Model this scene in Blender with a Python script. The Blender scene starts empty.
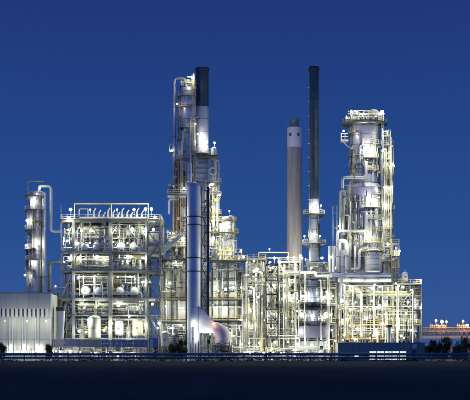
import bpy, math, random
from mathutils import Vector, Matrix
R = random.Random(7)
SC = bpy.context.scene
COL = SC.collection

# ------------------------------------------------------------------ camera
D = 300.0          # metres from the camera to the front of the plant
CAMZ = 4.0
cam = bpy.data.objects.new('camera', bpy.data.cameras.new('camera'))
COL.objects.link(cam)
SC.camera = cam
cam.location = (0, -D, CAMZ)
cam.rotation_euler = (math.pi / 2, 0, 0)
cam.data.sensor_width = 36
cam.data.lens = 36 * D / 117.5
cam.data.shift_y = 145 / 470
cam.data.clip_start = 1
cam.data.clip_end = 6000

# ------------------------------------------------------------------ sky: clear blue hour, sun already set
world = bpy.data.worlds.new('World')
SC.world = world
world.use_nodes = True
nt = world.node_tree
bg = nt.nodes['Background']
tc = nt.nodes.new('ShaderNodeTexCoord')
sp = nt.nodes.new('ShaderNodeSeparateXYZ')
rp = nt.nodes.new('ShaderNodeValToRGB')
nt.links.new(tc.outputs['Generated'], sp.inputs[0])
nt.links.new(sp.outputs['Z'], rp.inputs[0])
# the afterglow side (west) lies behind the camera and is brighter than the eastern sky in view
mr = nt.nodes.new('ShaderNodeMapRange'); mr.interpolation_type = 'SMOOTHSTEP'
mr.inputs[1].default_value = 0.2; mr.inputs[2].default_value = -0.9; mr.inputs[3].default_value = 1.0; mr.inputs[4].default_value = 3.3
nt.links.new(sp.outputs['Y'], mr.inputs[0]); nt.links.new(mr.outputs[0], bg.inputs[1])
nt.links.new(rp.outputs[0], bg.inputs[0])
els = rp.color_ramp.elements
els[0].position = 0.0
els[0].color = (0.040, 0.088, 0.285, 1)
els[1].position = 1.0
els[1].color = (0.006, 0.018, 0.085, 1)
for p, c in ((0.03, (0.034, 0.094, 0.300)), (0.09, (0.021, 0.079, 0.280)), (0.17, (0.017, 0.061, 0.243)),
             (0.28, (0.0145, 0.038, 0.19)), (0.55, (0.010, 0.030, 0.135))):
    e = els.new(p)
    e.color = (*c, 1)
SC.view_settings.view_transform = 'Standard'
SC.view_settings.look = 'None'
SC.view_settings.exposure = 0.0
SC.view_settings.gamma = 1.0
SC.cycles.use_denoising = True
SC.cycles.max_bounces = 5
SC.cycles.diffuse_bounces = 2
SC.cycles.glossy_bounces = 2
SC.cycles.sample_clamp_indirect = 4
SC.cycles.sample_clamp_direct = 30

# ------------------------------------------------------------------ helpers
def K(Y): return 0.25 * (D + Y) / D
def X(px, Y=0): return (px - 235) * K(Y)
def Z(py, Y=0): return CAMZ + (345 - py) * K(Y)

def rgbmix(nt_, fac, a, b):
    m = nt_.nodes.new('ShaderNodeMix'); m.data_type = 'RGBA'
    nt_.links.new(fac, m.inputs[0])
    m.inputs[6].default_value = (*a, 1); m.inputs[7].default_value = (*b, 1)
    return m.outputs[2]

def mat(name, col, rough=0.5, metal=0.0, var=0.25, scale=1.5, bump=0.0, col2=None, stretch=(1, 1, 0.25), spec=0.4):
    m = bpy.data.materials.new(name); m.use_nodes = True
    t = m.node_tree; b = t.nodes['Principled BSDF']
    tc_ = t.nodes.new('ShaderNodeTexCoord')
    mp = t.nodes.new('ShaderNodeMapping'); mp.inputs['Scale'].default_value = stretch
    t.links.new(tc_.outputs['Object'], mp.inputs[0])
    n = t.nodes.new('ShaderNodeTexNoise'); n.inputs['Scale'].default_value = scale
    n.inputs['Detail'].default_value = 6; n.inputs['Roughness'].default_value = 0.65
    t.links.new(mp.outputs[0], n.inputs[0])
    r = t.nodes.new('ShaderNodeMapRange'); r.inputs[1].default_value = 0.32; r.inputs[2].default_value = 0.68
    t.links.new(n.outputs['Fac'], r.inputs[0])
    lo = col2 or tuple(c * (1 - var) for c in col)
    c = rgbmix(t, r.outputs[0], lo, col)
    t.links.new(c, b.inputs['Base Color'])
    r2 = t.nodes.new('ShaderNodeMapRange'); r2.inputs[3].default_value = min(1, rough + .12); r2.inputs[4].default_value = max(0.05, rough - .1)
    t.links.new(r.outputs[0], r2.inputs[0]); t.links.new(r2.outputs[0], b.inputs['Roughness'])
    b.inputs['Metallic'].default_value = metal
    b.inputs['Specular IOR Level'].default_value = spec
    if bump:
        bp = t.nodes.new('ShaderNodeBump'); bp.inputs['Strength'].default_value = bump
        bp.inputs['Distance'].default_value = 0.05
        t.links.new(n.outputs['Fac'], bp.inputs['Height']); t.links.new(bp.outputs[0], b.inputs['Normal'])
    return m

def emit(name, col, s):
    m = bpy.data.materials.new(name); m.use_nodes = True
    b = m.node_tree.nodes['Principled BSDF']
    b.inputs['Base Color'].default_value = (0.8, 0.8, 0.8, 1)
    b.inputs['Emission Color'].default_value = (*col, 1)
    b.inputs['Emission Strength'].default_value = s
    return m

M = dict(
    jacket=mat('aluminium_jacket', (0.50, 0.50, 0.57), 0.42, 0.45, 0.22, 0.7, 0.3, stretch=(1, 1, .12)),
    jacket2=mat('weathered_jacket', (0.38, 0.38, 0.42), 0.5, 0.35, 0.3, 0.9, 0.3, stretch=(1, 1, .15)),
    silver=mat('silver_pipe_lagging', (0.62, 0.62, 0.60), 0.38, 0.45, 0.25, 2.0, 0.2),
    white=mat('white_paint', (0.62, 0.63, 0.60), 0.5, 0, 0.18, 1.5),
    cream=mat('cream_paint', (0.50, 0.50, 0.41), 0.55, 0, 0.25, 1.5),
    galv=mat('galvanised_steel', (0.27, 0.29, 0.28), 0.5, 0.2, 0.3, 2.0),
    fire=mat('fireproofed_concrete', (0.28, 0.29, 0.265), 0.85, 0, 0.25, 1.2, 0.4),
    yellow=mat('safety_yellow_paint', (0.50, 0.42, 0.17), 0.55, 0, 0.25, 2.0),
    dark=mat('dark_steel', (0.045, 0.055, 0.06), 0.5, 0.2, 0.3, 2.0),
    deck=mat('grating_steel', (0.11, 0.11, 0.105), 0.7, 0.2, 0.3, 3.0),
    slate=mat('slate_purple_paint', (0.13, 0.13, 0.20), 0.5, 0.1, 0.3, 0.7),
    rust=mat('rusty_steel', (0.30, 0.15, 0.09), 0.8, 0.0, 0.4, 3.0, 0.3),
    teal=mat('dark_teal_paint', (0.035, 0.065, 0.095), 0.45, 0.1, 0.3, 0.8, 0.2, stretch=(1, 1, .1)),
    blue=mat('blue_paint', (0.20, 0.23, 0.35), 0.45, 0.1, 0.2, 1.0),
    bluegrey=mat('blue_grey_lagging', (0.56, 0.59, 0.66), 0.45, 0.1, 0.15, 0.8, 0.2, stretch=(1, 1, .1)),
    conc=mat('shaft_concrete', (0.50, 0.45, 0.44), 0.9, 0, 0.42, 0.9, 0.5, stretch=(1, 1, .07)),
    chwhite=mat('chimney_white', (0.80, 0.76, 0.80), 0.7, 0, 0.1, 0.6),
    clad=mat('grey_wall_cladding', (0.47, 0.48, 0.43), 0.5, 0.25, 0.2, 0.35, 0.2, stretch=(1.2, 1, .08)),
    clad2=mat('grey_wall_cladding_b', (0.39, 0.41, 0.375), 0.5, 0.25, 0.2, 0.4, 0.2, stretch=(1.2, 1, .08)),
    furn=mat('furnace_plate', (0.52, 0.52, 0.52), 0.5, 0.2, 0.25, 0.6, 0.2),
    furn2=mat('furnace_plate_b', (0.43, 0.44, 0.46), 0.5, 0.2, 0.25, 0.6, 0.2),
    pink=mat('primer_pink_paint', (0.50, 0.42, 0.48), 0.6, 0.1, 0.15, 0.9),
    bldg=mat('dark_blue_cladding', (0.23, 0.27, 0.27), 0.6, 0.1, 0.2, 0.6),
    black=mat('black_opening', (0.03, 0.035, 0.035), 0.4),
    field=mat('field_grass', (0.090, 0.105, 0.098), 1.0, 0, 0.3, 0.05, 0.3, stretch=(1, .35, 1), spec=0.0),
    yard=mat('yard_gravel', (0.16, 0.155, 0.14), 0.95, 0, 0.3, 0.3, 0.4, stretch=(1, 1, 1), spec=0.1),
    leaf=mat('dark_foliage', (0.06, 0.09, 0.035), 0.8, 0, 0.5, 1.5, stretch=(1, 1, 1), spec=0.1),
    bark=mat('bark', (0.09, 0.07, 0.05), 0.9, 0, 0.4, 4.0),
    railblue=mat('blue_pipeline_paint', (0.045, 0.11, 0.20), 0.45, 0.1, 0.2, 1.0),
    orange=mat('orange_paint', (0.62, 0.30, 0.06), 0.55, 0, 0.2, 2.0),
    glow_w=emit('lit_lamp_glass', (1.0, 0.98, 0.88), 14),
    glow_o=emit('sodium_lamp_glass', (1.0, 0.62, 0.28), 10),
    window=emit('lit_window', (0.93, 1.0, 0.85), 0.9),
)

class MB:
    def __init__(s): s.v = []; s.f = []; s.m = []; s.sm = []
    def _add(s, vs, fs, mi=0, smooth=False):
        b = len(s.v); s.v += [tuple(v) for v in vs]
        for f in fs: s.f.append(tuple(b + i for i in f)); s.m.append(mi); s.sm.append(smooth)
    def box(s, x0, x1, y0, y1, z0, z1, mi=0):
        if x0 > x1: x0, x1 = x1, x0
        if y0 > y1: y0, y1 = y1, y0
        if z0 > z1: z0, z1 = z1, z0
        vs = [(x, y, z) for z in (z0, z1) for x, y in ((x0, y0), (x1, y0), (x1, y1), (x0, y1))]
        s._add(vs, [(3, 2, 1, 0), (4, 5, 6, 7), (0, 1, 5, 4), (1, 2, 6, 5), (2, 3, 7, 6), (3, 0, 4, 7)], mi); return s
    def bar(s, p, q, w, h=None, mi=0):
        p = Vector(p); q = Vector(q); h = h or w; d = (q - p).normalized()
        up = Vector((0, 0, 1)) if abs(d.z) < .95 else Vector((0, 1, 0))
        a = d.cross(up).normalized() * w / 2; b = a.cross(d).normalized() * h / 2
        vs = [e + i * a + j * b for e in (p, q) for i, j in ((-1, -1), (1, -1), (1, 1), (-1, 1))]
        s._add(vs, [(0, 1, 2, 3), (7, 6, 5, 4), (1, 0, 4, 5), (2, 1, 5, 6), (3, 2, 6, 7), (0, 3, 7, 4)], mi); return s
    def tube(s, path, r, n=8, mi=0, cap=True, bend=None):
        P = [Vector(p) for p in path]
        if bend is None: bend = 2.2 * r
        if bend > 0 and len(P) > 2:
            Q = [P[0]]
            for a, b, c in zip(P, P[1:], P[2:]):
                u = (a - b); v = (c - b); k = min(bend, u.length * .45, v.length * .45)
                if k < 1e-4 or u.normalized().dot(v.normalized()) < -.999: Q.append(b); continue
                A = b + u.normalized() * k; C_ = b + v.normalized() * k
                for t in (0, .33, .67, 1):
                    Q.append((1 - t) ** 2 * A + 2 * t * (1 - t) * b + t * t * C_)
            Q.append(P[-1]); P = Q
        d0 = (P[1] - P[0]).normalized()
        a = d0.cross(Vector((0, 0, 1)) if abs(d0.z) < .9 else Vector((0, 1, 0))).normalized()
        rings = []
        for i, p in enumerate(P):
            di = (P[min(i + 1, len(P) - 1)] - P[max(i - 1, 0)]).normalized()
            a = (a - a.dot(di) * di).normalized(); b = di.cross(a)
            rings.append([p + r * (math.cos(2 * math.pi * k / n) * a + math.sin(2 * math.pi * k / n) * b) for k in range(n)])
        vs = [v for g in rings for v in g]; fs = []
        for i in range(len(rings) - 1):
            for k in range(n):
                fs.append((i * n + k, i * n + (k + 1) % n, (i + 1) * n + (k + 1) % n, (i + 1) * n + k))
        s._add(vs, fs, mi, True)
        if cap: s._add(rings[0], [tuple(range(n))[::-1]], mi); s._add(rings[-1], [tuple(range(n))], mi)
        return s
    def lathe(s, cx, cy, prof, n=24, mi=0, a0=0, a1=360, smooth=True, axis='z', close=True):
        """profile of (radius, height); each segment gets its own vertices so edges stay crisp unless steep"""
        full = abs(a1 - a0) >= 360; m = n if full else n + 1
        def pt(r, h, k):
            t = math.radians(a0 + (a1 - a0) * k / n); c, d = r * math.cos(t), r * math.sin(t)
            if axis == 'z': return (cx + c, cy + d, h)
            if axis == 'x': return (h, cx + c, cy + d)      # cx,cy are y,z
            return (cx + c, h, cy + d)                       # axis y; cx,cy are x,z
        for (r0, h0), (r1, h1) in zip(prof, prof[1:]):
            vs = [pt(r0, h0, k) for k in range(m)] + [pt(r1, h1, k) for k in range(m)]
            fs = []
            for k in range(n):
                j = (k + 1) % m
                f = (k, j, m + j, m + k)
                if axis == 'y': f = f[::-1]
                fs.append(f)
            s._add(vs, fs, mi, smooth)
        return s
    def dome(s, cx, cy, z, r, h, n=24, mi=0, axis='z', sgn=1):
        prof = [(r * math.cos(a), z + sgn * h * math.sin(a)) for a in [math.pi / 2 * i / 6 for i in range(7)]]
        prof[-1] = (0.001, prof[-1][1])
        full = n; vs = []
        def pt(rr, hh, k):
            t = 2 * math.pi * k / n; c, d = rr * math.cos(t), rr * math.sin(t)
            return (cx + c, cy + d, hh) if axis == 'z' else ((hh, cx + c, cy + d) if axis == 'x' else (cx + c, hh, cy + d))
        for rr, hh in prof: vs += [pt(rr, hh, k) for k in range(n)]
        fs = []
        for i in range(6):
            for k in range(n):
                f = (i * n + k, i * n + (k + 1) % n, (i + 1) * n + (k + 1) % n, (i + 1) * n + k)
                if (sgn < 0) != (axis == 'y'): f = f[::-1]
                fs.append(f)
        s._add(vs, fs, mi, True); return s
    def cyl(s, cx, cy, z0, z1, r, n=16, mi=0, axis='z'):
        return s.lathe(cx, cy, [(0.001, z0), (r, z0), (r, z1), (0.001, z1)], n, mi, axis=axis)
    def mesh(s, name, mats, off=(0, 0, 0)):
        me = bpy.data.meshes.new(name)
        me.from_pydata([(v[0] - off[0], v[1] - off[1], v[2] - off[2]) for v in s.v], [], s.f)
        me.polygons.foreach_set('material_index', s.m); me.polygons.foreach_set('use_smooth', s.sm)
        for m in (mats if isinstance(mats, (list, tuple)) else [mats]): me.materials.append(M[m] if isinstance(m, str) else m)
        me.update(); return me

REG = []
def settag(o, label, cat, group=None, kind=None):
    o['label'] = label; o['category'] = cat
    if group: o['group'] = group
    if kind: o['kind'] = kind
    REG.append(o); return o
def thing(name, label, cat, loc, group=None):
    o = bpy.data.objects.new(name, None); COL.objects.link(o); o.location = loc; o.empty_display_size = .5
    return settag(o, label, cat, group)
def rootloc(o):
    v = Vector((0, 0, 0))
    while o is not None: v += o.location; o = o.parent
    return v
def part(name, mb, m, parent, label=None):
    o = bpy.data.objects.new(name, mb.mesh(name, m, rootloc(parent))); COL.objects.link(o); o.parent = parent
    if label: o['label'] = label
    return o
def single(name, mb, m, label, cat, group=None):
    xs = [v[0] for v in mb.v]; ys = [v[1] for v in mb.v]; zs = [v[2] for v in mb.v]
    loc = ((min(xs) + max(xs)) / 2, (min(ys) + max(ys)) / 2, min(zs))
    o = bpy.data.objects.new(name, mb.mesh(name, m, loc)); COL.objects.link(o); o.location = loc
    return settag(o, label, cat, group)
def structure(name, mb, m, kind='structure'):
    o = bpy.data.objects.new(name, mb.mesh(name, m)); COL.objects.link(o); o['kind'] = kind; return o
MESHC = {}
def boxpiece(name, sx, sy, sz, m, parent, x, y, z):
    """one small box piece with shared mesh data; x,y,z = its min corner in world coordinates"""
    k = (name, round(sx, 3), round(sy, 3), round(sz, 3), m)
    if k not in MESHC: MESHC[k] = MB().box(0, sx, 0, sy, 0, sz).mesh(name, m)
    o = bpy.data.objects.new(name, MESHC[k]); COL.objects.link(o); o.parent = parent
    o.location = Vector((x, y, z)) - rootloc(parent); return o
def copy_tree(o, parent=None):
    c = o.copy(); COL.objects.link(c); c.parent = parent
    for ch in o.children: copy_tree(ch, c)
    return c

def rail(mb, path, h=1.1, r=0.035, mi=0, step=1.6, closed=False):
    """posts, top rail, mid rail and toe board along a polyline of (x,y,z)"""
    P = [Vector(p) for p in path]
    if closed: P.append(P[0])
    for a, b in zip(P, P[1:]):
        L = (b - a).length
        for hh, w in ((h, r * 2), (h * .52, r * 1.6)):
            u = Vector((0, 0, hh)); mb.bar(a + u, b + u, w, w, mi)
        u = Vector((0, 0, .08)); mb.bar(a + u, b + u, .02, .14, mi)
        n = max(1, int(round(L / step)))
        for i in range(n):
            p = a.lerp(b, i / n); mb.bar(p, p + Vector((0, 0, h)), r * 2, r * 2, mi)
    p = P[-1]; mb.bar(p, p + Vector((0, 0, h)), r * 2, r * 2, mi)

# ------------------------------------------------------------------ lamps
LIGHTS = {}
PW = 1.42
def lightdata(kind, p, s=1.0):
    k = (kind, p, s)
    if k not in LIGHTS:
        l = bpy.data.lights.new('lamp_light', 'POINT'); l.energy = p * PW
        l.color = dict(w=(1.0, 1.0, 0.81), o=(1.0, 0.42, 0.13), c=(0.9, 0.98, 1.0))[kind]
        l.shadow_soft_size = 0.39 * s; l.use_soft_falloff = False; LIGHTS[k] = l
    return LIGHTS[k]
LP = {}
def lamp_proto(style, kind):
    if (style, kind) in LP: return LP[style, kind]
    g = MB().dome(0, 0, 0, .37, .37, 14, 0, sgn=-1).dome(0, 0, 0, .37, .34, 14)
    a = MB(); h = MB()
    h.lathe(0, 0, [(.30, .27), (.31, .34), (.16, .46), (.07, .52), (.001, .52)], 12)
    if style == 'standing':
        a.tube([(0, .65, -1.9), (0, .65, .55), (0, .05, .62), (0, 0, .5)], .045, 6)
    elif style == 'tall':
        a.tube([(0, .5, -9), (0, .5, .6), (0, .05, .6), (0, 0, .36)], .09, 6)
    else:
        a.tube([(0, .9, .6), (0, 0, .6), (0, 0, .5)], .045, 6)
    LP[style, kind] = (a.mesh('bracket', 'galv'), h.mesh('lamp_hood', 'galv'), g.mesh('lamp_glass', 'glow_o' if kind == 'o' else 'glow_w'))
    return LP[style, kind]
NL = [0]; BR = random.Random(3)
def lamp(px, py, Y, label, power=260, kind='w', style='standing', s=1.0, group='plant lamps'):
    if any(w in label for w in ('blocks', 'stack block', 'between the upper drums', 'filters', 'middle level', 'concrete beam', 'under the top deck')): Y += BR.choice((0, 0, 0, 1.2, 2.5, 3.5)) if 'blocks' in label or 'stack block' in label else BR.choice((0, 0, .5, 1.8))
    if 'blocks' in label or 'stack block' in label: Y -= 1.6
    s = s * BR.choice((.42, .55, .7, .85, 1.0)); a, h, g = lamp_proto(style, kind)
    t = thing('floodlight' if style != 'tall' else 'lamp_post', label, 'lamp', (X(px, Y), Y, Z(py, Y)), group)
    for nm, me in (('bracket', a), ('lamp_hood', h), ('lamp_glass', g)):
        o = bpy.data.objects.new(nm, me); COL.objects.link(o); o.parent = t; o.scale = (s, s, s)
    l = bpy.data.objects.new('lamp_light', lightdata(kind, power, s)); COL.objects.link(l); l.parent = t
    NL[0] += 1
    return t

# ------------------------------------------------------------------ pipes
VALVE = {}
def valve(parent, x, y, z, r, m='cream'):
    k = ('v', round(r, 2), m)
    if k not in VALVE:
        b = MB().cyl(0, 0, -1.6 * r, 1.6 * r, 1.5 * r, 8); b.cyl(0, 0, -1.9 * r, -1.6 * r, 2 * r, 8); b.cyl(0, 0, 1.6 * r, 1.9 * r, 2 * r, 8)
        b.bar((0, 0, 0), (0, -3.4 * r, 0), r, r)
        w = MB(); n = 10; rr = 1.9 * r
        pts = [(rr * math.cos(2 * math.pi * i / n), -3.5 * r, rr * math.sin(2 * math.pi * i / n)) for i in range(n)]
        for i in range(n): w.bar(pts[i], pts[(i + 1) % n], .35 * r)
        w.bar(pts[0], pts[5], .3 * r); w.bar(pts[2], pts[7], .3 * r)
        VALVE[k] = (b.mesh('valve', m), w.mesh('handwheel', 'yellow'))
    b, w = VALVE[k]
    o = bpy.data.objects.new('valve', b); COL.objects.link(o); o.parent = parent; o.location = Vector((x, y, z)) - rootloc(parent)
    h = bpy.data.objects.new('handwheel', w); COL.objects.link(h); h.parent = o
def flanges(mb, path, r, n=8, step=5.0):
    P = [Vector(p) for p in path]
    for a, b in zip(P, P[1:]):
        L = (b - a).length; k = int(L // step); d = (b - a).normalized()
        for i in range(1, k + 1):
            c = a.lerp(b, i / (k + 1)); mb.tube([c - d * .07, c + d * .07], r * 1.35, n, bend=0)
def pipe(path, r, m, label, group=None, fl=4.0, val=False, n=10, name='pipe'):
    """path in world coordinates"""
    mb = MB().tube(path, r, n)
    o = single(name, mb, m, label, 'pipe', group)
    f = MB(); flanges(f, path, r, n, fl)
    if f.v: part('flange', f, 'galv', o)
    if val:
        for a, b in zip(path, path[1:]):
            if abs(a[2] - b[2]) > 3.5 and abs(a[0] - b[0]) < .01:
                valve(o, a[0], a[1], (a[2] + b[2]) / 2, r); break
    return o
CL = MB(); CLM = ['cream', 'silver', 'white', 'galv', 'yellow', 'dark', 'rust', 'blue', 'deck']
def clutter(x0, x1, y0, y1, z0, z1, n, pal=(0, 0, 1, 1, 2, 2, 3, 3, 4), rmax=.16):
    for _ in range(n):
        r = R.choice((.05, .07, .09, .12, rmax)); mi = R.choice(pal)
        p = Vector((R.uniform(x0, x1), R.uniform(y0, y1), R.uniform(z0, z1))); path = [p.copy()]
        ax = R.choice((0, 2, 2))
        for k in range(R.randint(1, 4)):
            q = path[-1].copy(); lo, hi = ((x0, x1), (y0, y1), (z0, z1))[ax]
            q[ax] = R.uniform(lo, hi)
            if abs(q[ax] - path[-1][ax]) > .5: path.append(q)
            ax = R.choice([a for a in (0, 0, 1, 2, 2) if a != ax])
        if len(path) > 1:
            CL.tube(path, r, 6 if r < .1 else 8, mi)
            if R.random() < .6:
                c = path[0].lerp(path[1], R.uniform(.2, .8)); s = min(.36, r * R.uniform(1.6, 3))
                if R.random() < .5: CL.box(c.x - s, c.x + s, c.y - s, c.y + s, c.z - s, c.z + s, R.choice((0, 2, 3, 4, 5)))
                else: CL.cyl(c.x, c.z, c.y - s * 1.6, c.y, s, 10, R.choice((0, 1, 2, 4)), axis='y')

def infill(x0, x1, y0, y1, z0, z1, n):
    """small ladders, sub-platforms, trays, cabinets and instrument stands too small to tell apart"""
    for _ in range(n):
        k = R.random(); x = R.uniform(x0, x1 - .6); y = R.uniform(y0, y1); z = R.uniform(z0, z1 - .6); w = min(R.uniform(1, 3.5), x1 - x); h = min(R.uniform(1.2, 3.5), z1 - z)
        if k < .3:
            CL.box(x, x + w, y, y + 1, z, z + .08, 8); m = R.choice((4, 0, 3))
            for hh in (.5, 1.0): CL.bar((x, y, z + hh), (x + w, y, z + hh), .05, .05, m)
            for i in range(4): CL.bar((x + w * i / 3, y, z), (x + w * i / 3, y, z + 1), .05, .05, m)
            for xx in (x + .1, x + w - .1): CL.bar((xx, y + .5, max(z0, z - 2)), (xx, y + .5, z), .12, .12, 3)
        elif k < .5:
            m = R.choice((0, 3, 4, 5))
            for dx in (0, .45): CL.bar((x + dx, y, z), (x + dx, y, z + h), .06, .06, m)
            for i in range(int(h / .35)): CL.bar((x, y, z + i * .35), (x + .45, y, z + i * .35), .04, .04, m)
        elif k < .65: CL.box(x, x + R.uniform(.4, 1), y, y + .4, z, z + R.uniform(.5, 1.4), R.choice((0, 2, 3, 5, 7)))
        elif k < .8: CL.bar((x, y, z), (x + w, y, z + R.choice((-1, 1)) * min(w, h)), .1, .12, R.choice((3, 5, 8)))
        elif k < .9:
            for i in range(R.randint(3, 6)): CL.tube([(x + i * .22, y, z), (x + i * .22, y, z + h)], .06, 6, R.choice((0, 1, 2)))
        else:
            r = R.uniform(.25, .55); CL.lathe(x, y, [(.001, z), (r, z + .1), (r, z + h * .7), (r * .6, z + h * .8), (.001, z + h * .84)], 14, R.choice((0, 1, 2)))

# ------------------------------------------------------------------ vessels
def drum_y(px, py, Y, rpx, length, label, m='bluegrey', group=None):
    """horizontal drum seen end on"""
    x, z, r = X(px, Y), Z(py, Y), rpx * K(Y)
    t = thing('horizontal_drum', label, 'pressure vessel', (x, Y, z - r - .5), group)
    part('shell', MB().lathe(x, z, [(r, Y), (r, Y + length)], 24, axis='y'), m, t)
    part('head', MB().dome(x, z, Y, r, r * .5, 24, axis='y', sgn=-1), m, t)
    f = MB()
    for yy in (Y + .15, Y + length - .3): f.lathe(x, z, [(r, yy - .08), (r * 1.08, yy - .08), (r * 1.08, yy + .08), (r, yy + .08)], 24, axis='y')
    part('flange', f, 'galv', t)
    part('nozzle', MB().cyl(x, Y + length * .3, z + r * .9, z + r + .5, .18, 10).cyl(x, Y + length * .3, z + r + .5, z + r + .6, .28, 10), 'galv', t)
    for yy in (Y + .5, Y + length - .8): part('saddle', MB().box(x - r * .8, x + r * .8, yy, yy + .3, z - r - .5, z - r * .55), 'fire', t)
    return t
def drum_x(px0, px1, py, Y, rpx, label, m='white', group=None):
    x0, x1, z, r = X(px0, Y), X(px1, Y), Z(py, Y), rpx * K(Y)
    t = thing('horizontal_drum', label, 'pressure vessel', ((x0 + x1) / 2, Y, z - r - .5), group)
    part('shell', MB().lathe(Y, z, [(r, x0), (r, x1)], 24, axis='x'), m, t)
    part('head', MB().dome(Y, z, x0, r, r * .5, 24, axis='x', sgn=-1), m, t); part('head', MB().dome(Y, z, x1, r, r * .5, 24, axis='x'), m, t)
    for i in range(3):
        f = MB(); xx = x0 + (x1 - x0) * (i + .5) / 3; f.lathe(Y, z, [(r, xx - .05), (r * 1.05, xx - .05), (r * 1.05, xx + .05), (r, xx + .05)], 24, axis='x'); part('band', f, 'galv', t)
    xm = (x0 + x1) / 2
    part('nozzle', MB().cyl(xm, Y, z + r * .9, z + r + .5, .18, 10).cyl(xm, Y, z + r + .5, z + r + .6, .28, 10), 'galv', t)
    for xx in (x0 + .5, x1 - .8): part('saddle', MB().box(xx, xx + .3, Y - r * .8, Y + r * .8, z - r - .5, z - r * .55), 'fire', t)
    return t
def upright(px, py0, py1, Y, rpx, label, m='white', group=None, legs=True):
    """vertical pressure vessel with dome ends, py0 top, py1 bottom"""
    x, r = X(px, Y), rpx * K(Y); z1, z0 = Z(py0, Y), Z(py1, Y); lg = min(1.2, (z1 - z0) * .2)
    t = thing('upright_vessel', label, 'pressure vessel', (x, Y, z0), group)
    a, b = z0 + lg + r * .4, z1 - r * .55
    b = max(b, a + .3)
    part('shell', MB().lathe(x, Y, [(r, a), (r, b)], 28), m, t)
    part('top_head', MB().dome(x, Y, b, r, r * .55, 28), m, t); part('bottom_head', MB().dome(x, Y, a, r, r * .4, 28, sgn=-1), m, t)
    n = max(1, int((b - a) / 1.8))
    for i in range(n + 1):
        zz = a + (b - a) * i / n; f = MB(); f.lathe(x, Y, [(r, zz - .05), (r * 1.03, zz - .05), (r * 1.03, zz + .05), (r, zz + .05)], 28); part('band', f, 'galv', t)
    part('nozzle', MB().cyl(x, Y, b + r * .5, b + r * .55 + .5, .16, 10).cyl(x, Y, b + r * .55 + .5, b + r * .55 + .62, .26, 10), 'galv', t)
    part('manway', MB().cyl(x, (a + b) / 2, Y - r - .25, Y - r * .9, .3, 12, axis='y'), 'galv', t)
    for k in range(3):
        th = 2 * math.pi * k / 3 + .5; cx, cy = x + r * .85 * math.cos(th), Y + r * .85 * math.sin(th)
        part('leg', MB().bar((cx, cy, z0), (cx, cy, a + .1), .18), 'galv', t)
    return t

# ------------------------------------------------------------------ columns and stacks
def ringplat(t, cx, cy, r, z, w=1.1, a0=0, a1=360, rm='cream', label=None):
    n = max(6, int(28 * (a1 - a0) / 360))
    d = MB(); d.lathe(cx, cy, [(r + .03, z), (r + .03, z - .16), (r + w, z - .16), (r + w, z), (r + .03, z)], n, a0=a0, a1=a1, smooth=False)
    for k in range(n // 2 + 1):
        th = math.radians(a0 + (a1 - a0) * k / (n // 2)); c, s_ = math.cos(th), math.sin(th)
        d.bar((cx + r * c, cy + r * s_, z - 1.1), (cx + (r + w) * c, cy + (r + w) * s_, z - .2), .1)
    p = part('platform', d, 'deck', t, label)
    h = MB(); pts = [(cx + (r + w - .05) * math.cos(math.radians(a0 + (a1 - a0) * k / n)), cy + (r + w - .05) * math.sin(math.radians(a0 + (a1 - a0) * k / n)), z) for k in range(n + 1)]
    rail(h, pts, step=1.2, r=.036)
    part('handrail', h, rm, p)
    return p
def ladder(t, x, y, z0, z1, m='cream'):
    b = MB()
    for dx in (-.25, .25): b.bar((x + dx, y, z0), (x + dx, y, z1), .07)
    z = z0 + .3
    while z < z1: b.bar((x - .25, y, z), (x + .25, y, z), .04); z += .35
    z = z0 + 2.2
    while z < z1:
        pts = [(x + .38 * math.cos(a), y - .1 - .62 * math.sin(a), z) for a in [math.pi * i / 5 for i in range(6)]]
        for p, q in zip(pts, pts[1:]): b.bar(p, q, .05, .05)
        z += 1.1
    for a in (.5, 1.57, 2.6):
        b.bar((x + .38 * math.cos(a), y - .1 - .62 * math.sin(a), z0 + 2.2), (x + .38 * math.cos(a), y - .1 - .62 * math.sin(a), z1), .04)
    part('ladder', b, m, t)
def column(name, label, cat, cx, cy, segs, mats, dome=None, ring='galv', seclen=2.6, skirt=None, rr=.05, group=None, slab=None):
    """segs: list of (r, z0, z1, material key) bottom to top. Each jacket course is a piece of its own."""
    t = thing(name, label, cat, (cx, cy, segs[0][1]), group)
    rb = None
    for i, (r, z0, z1, mk) in enumerate(segs):
        n = max(1, round((z1 - z0) / seclen)); h = (z1 - z0) / n
        r1 = r if not isinstance(r, tuple) else None
        for k in range(n):
            ra, rb_ = (r, r) if r1 else (r[0] + (r[1] - r[0]) * k / n, r[0] + (r[1] - r[0]) * (k + 1) / n)
            a = z0 + k * h; b = a + h
            o = part('shell_course', MB().lathe(cx, cy, [(ra - .04, a), (ra, a + .03), (rb_, b - .03), (rb_ - .04, b)], 40), mk, t)
            if rr: part('stiffener_ring', MB().lathe(cx, cy, [(rb_ - .03, b - .06), (rb_ + rr, b - .06), (rb_ + rr, b + .06), (rb_ - .03, b + .06)], 40, smooth=False), ring, t)
    r, z1 = segs[-1][0], segs[-1][2]
    if isinstance(r, tuple): r = r[1]
    if dome: part('dome', MB().dome(cx, cy, z1, r, dome, 40), segs[-1][3], t)
    return t

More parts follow.
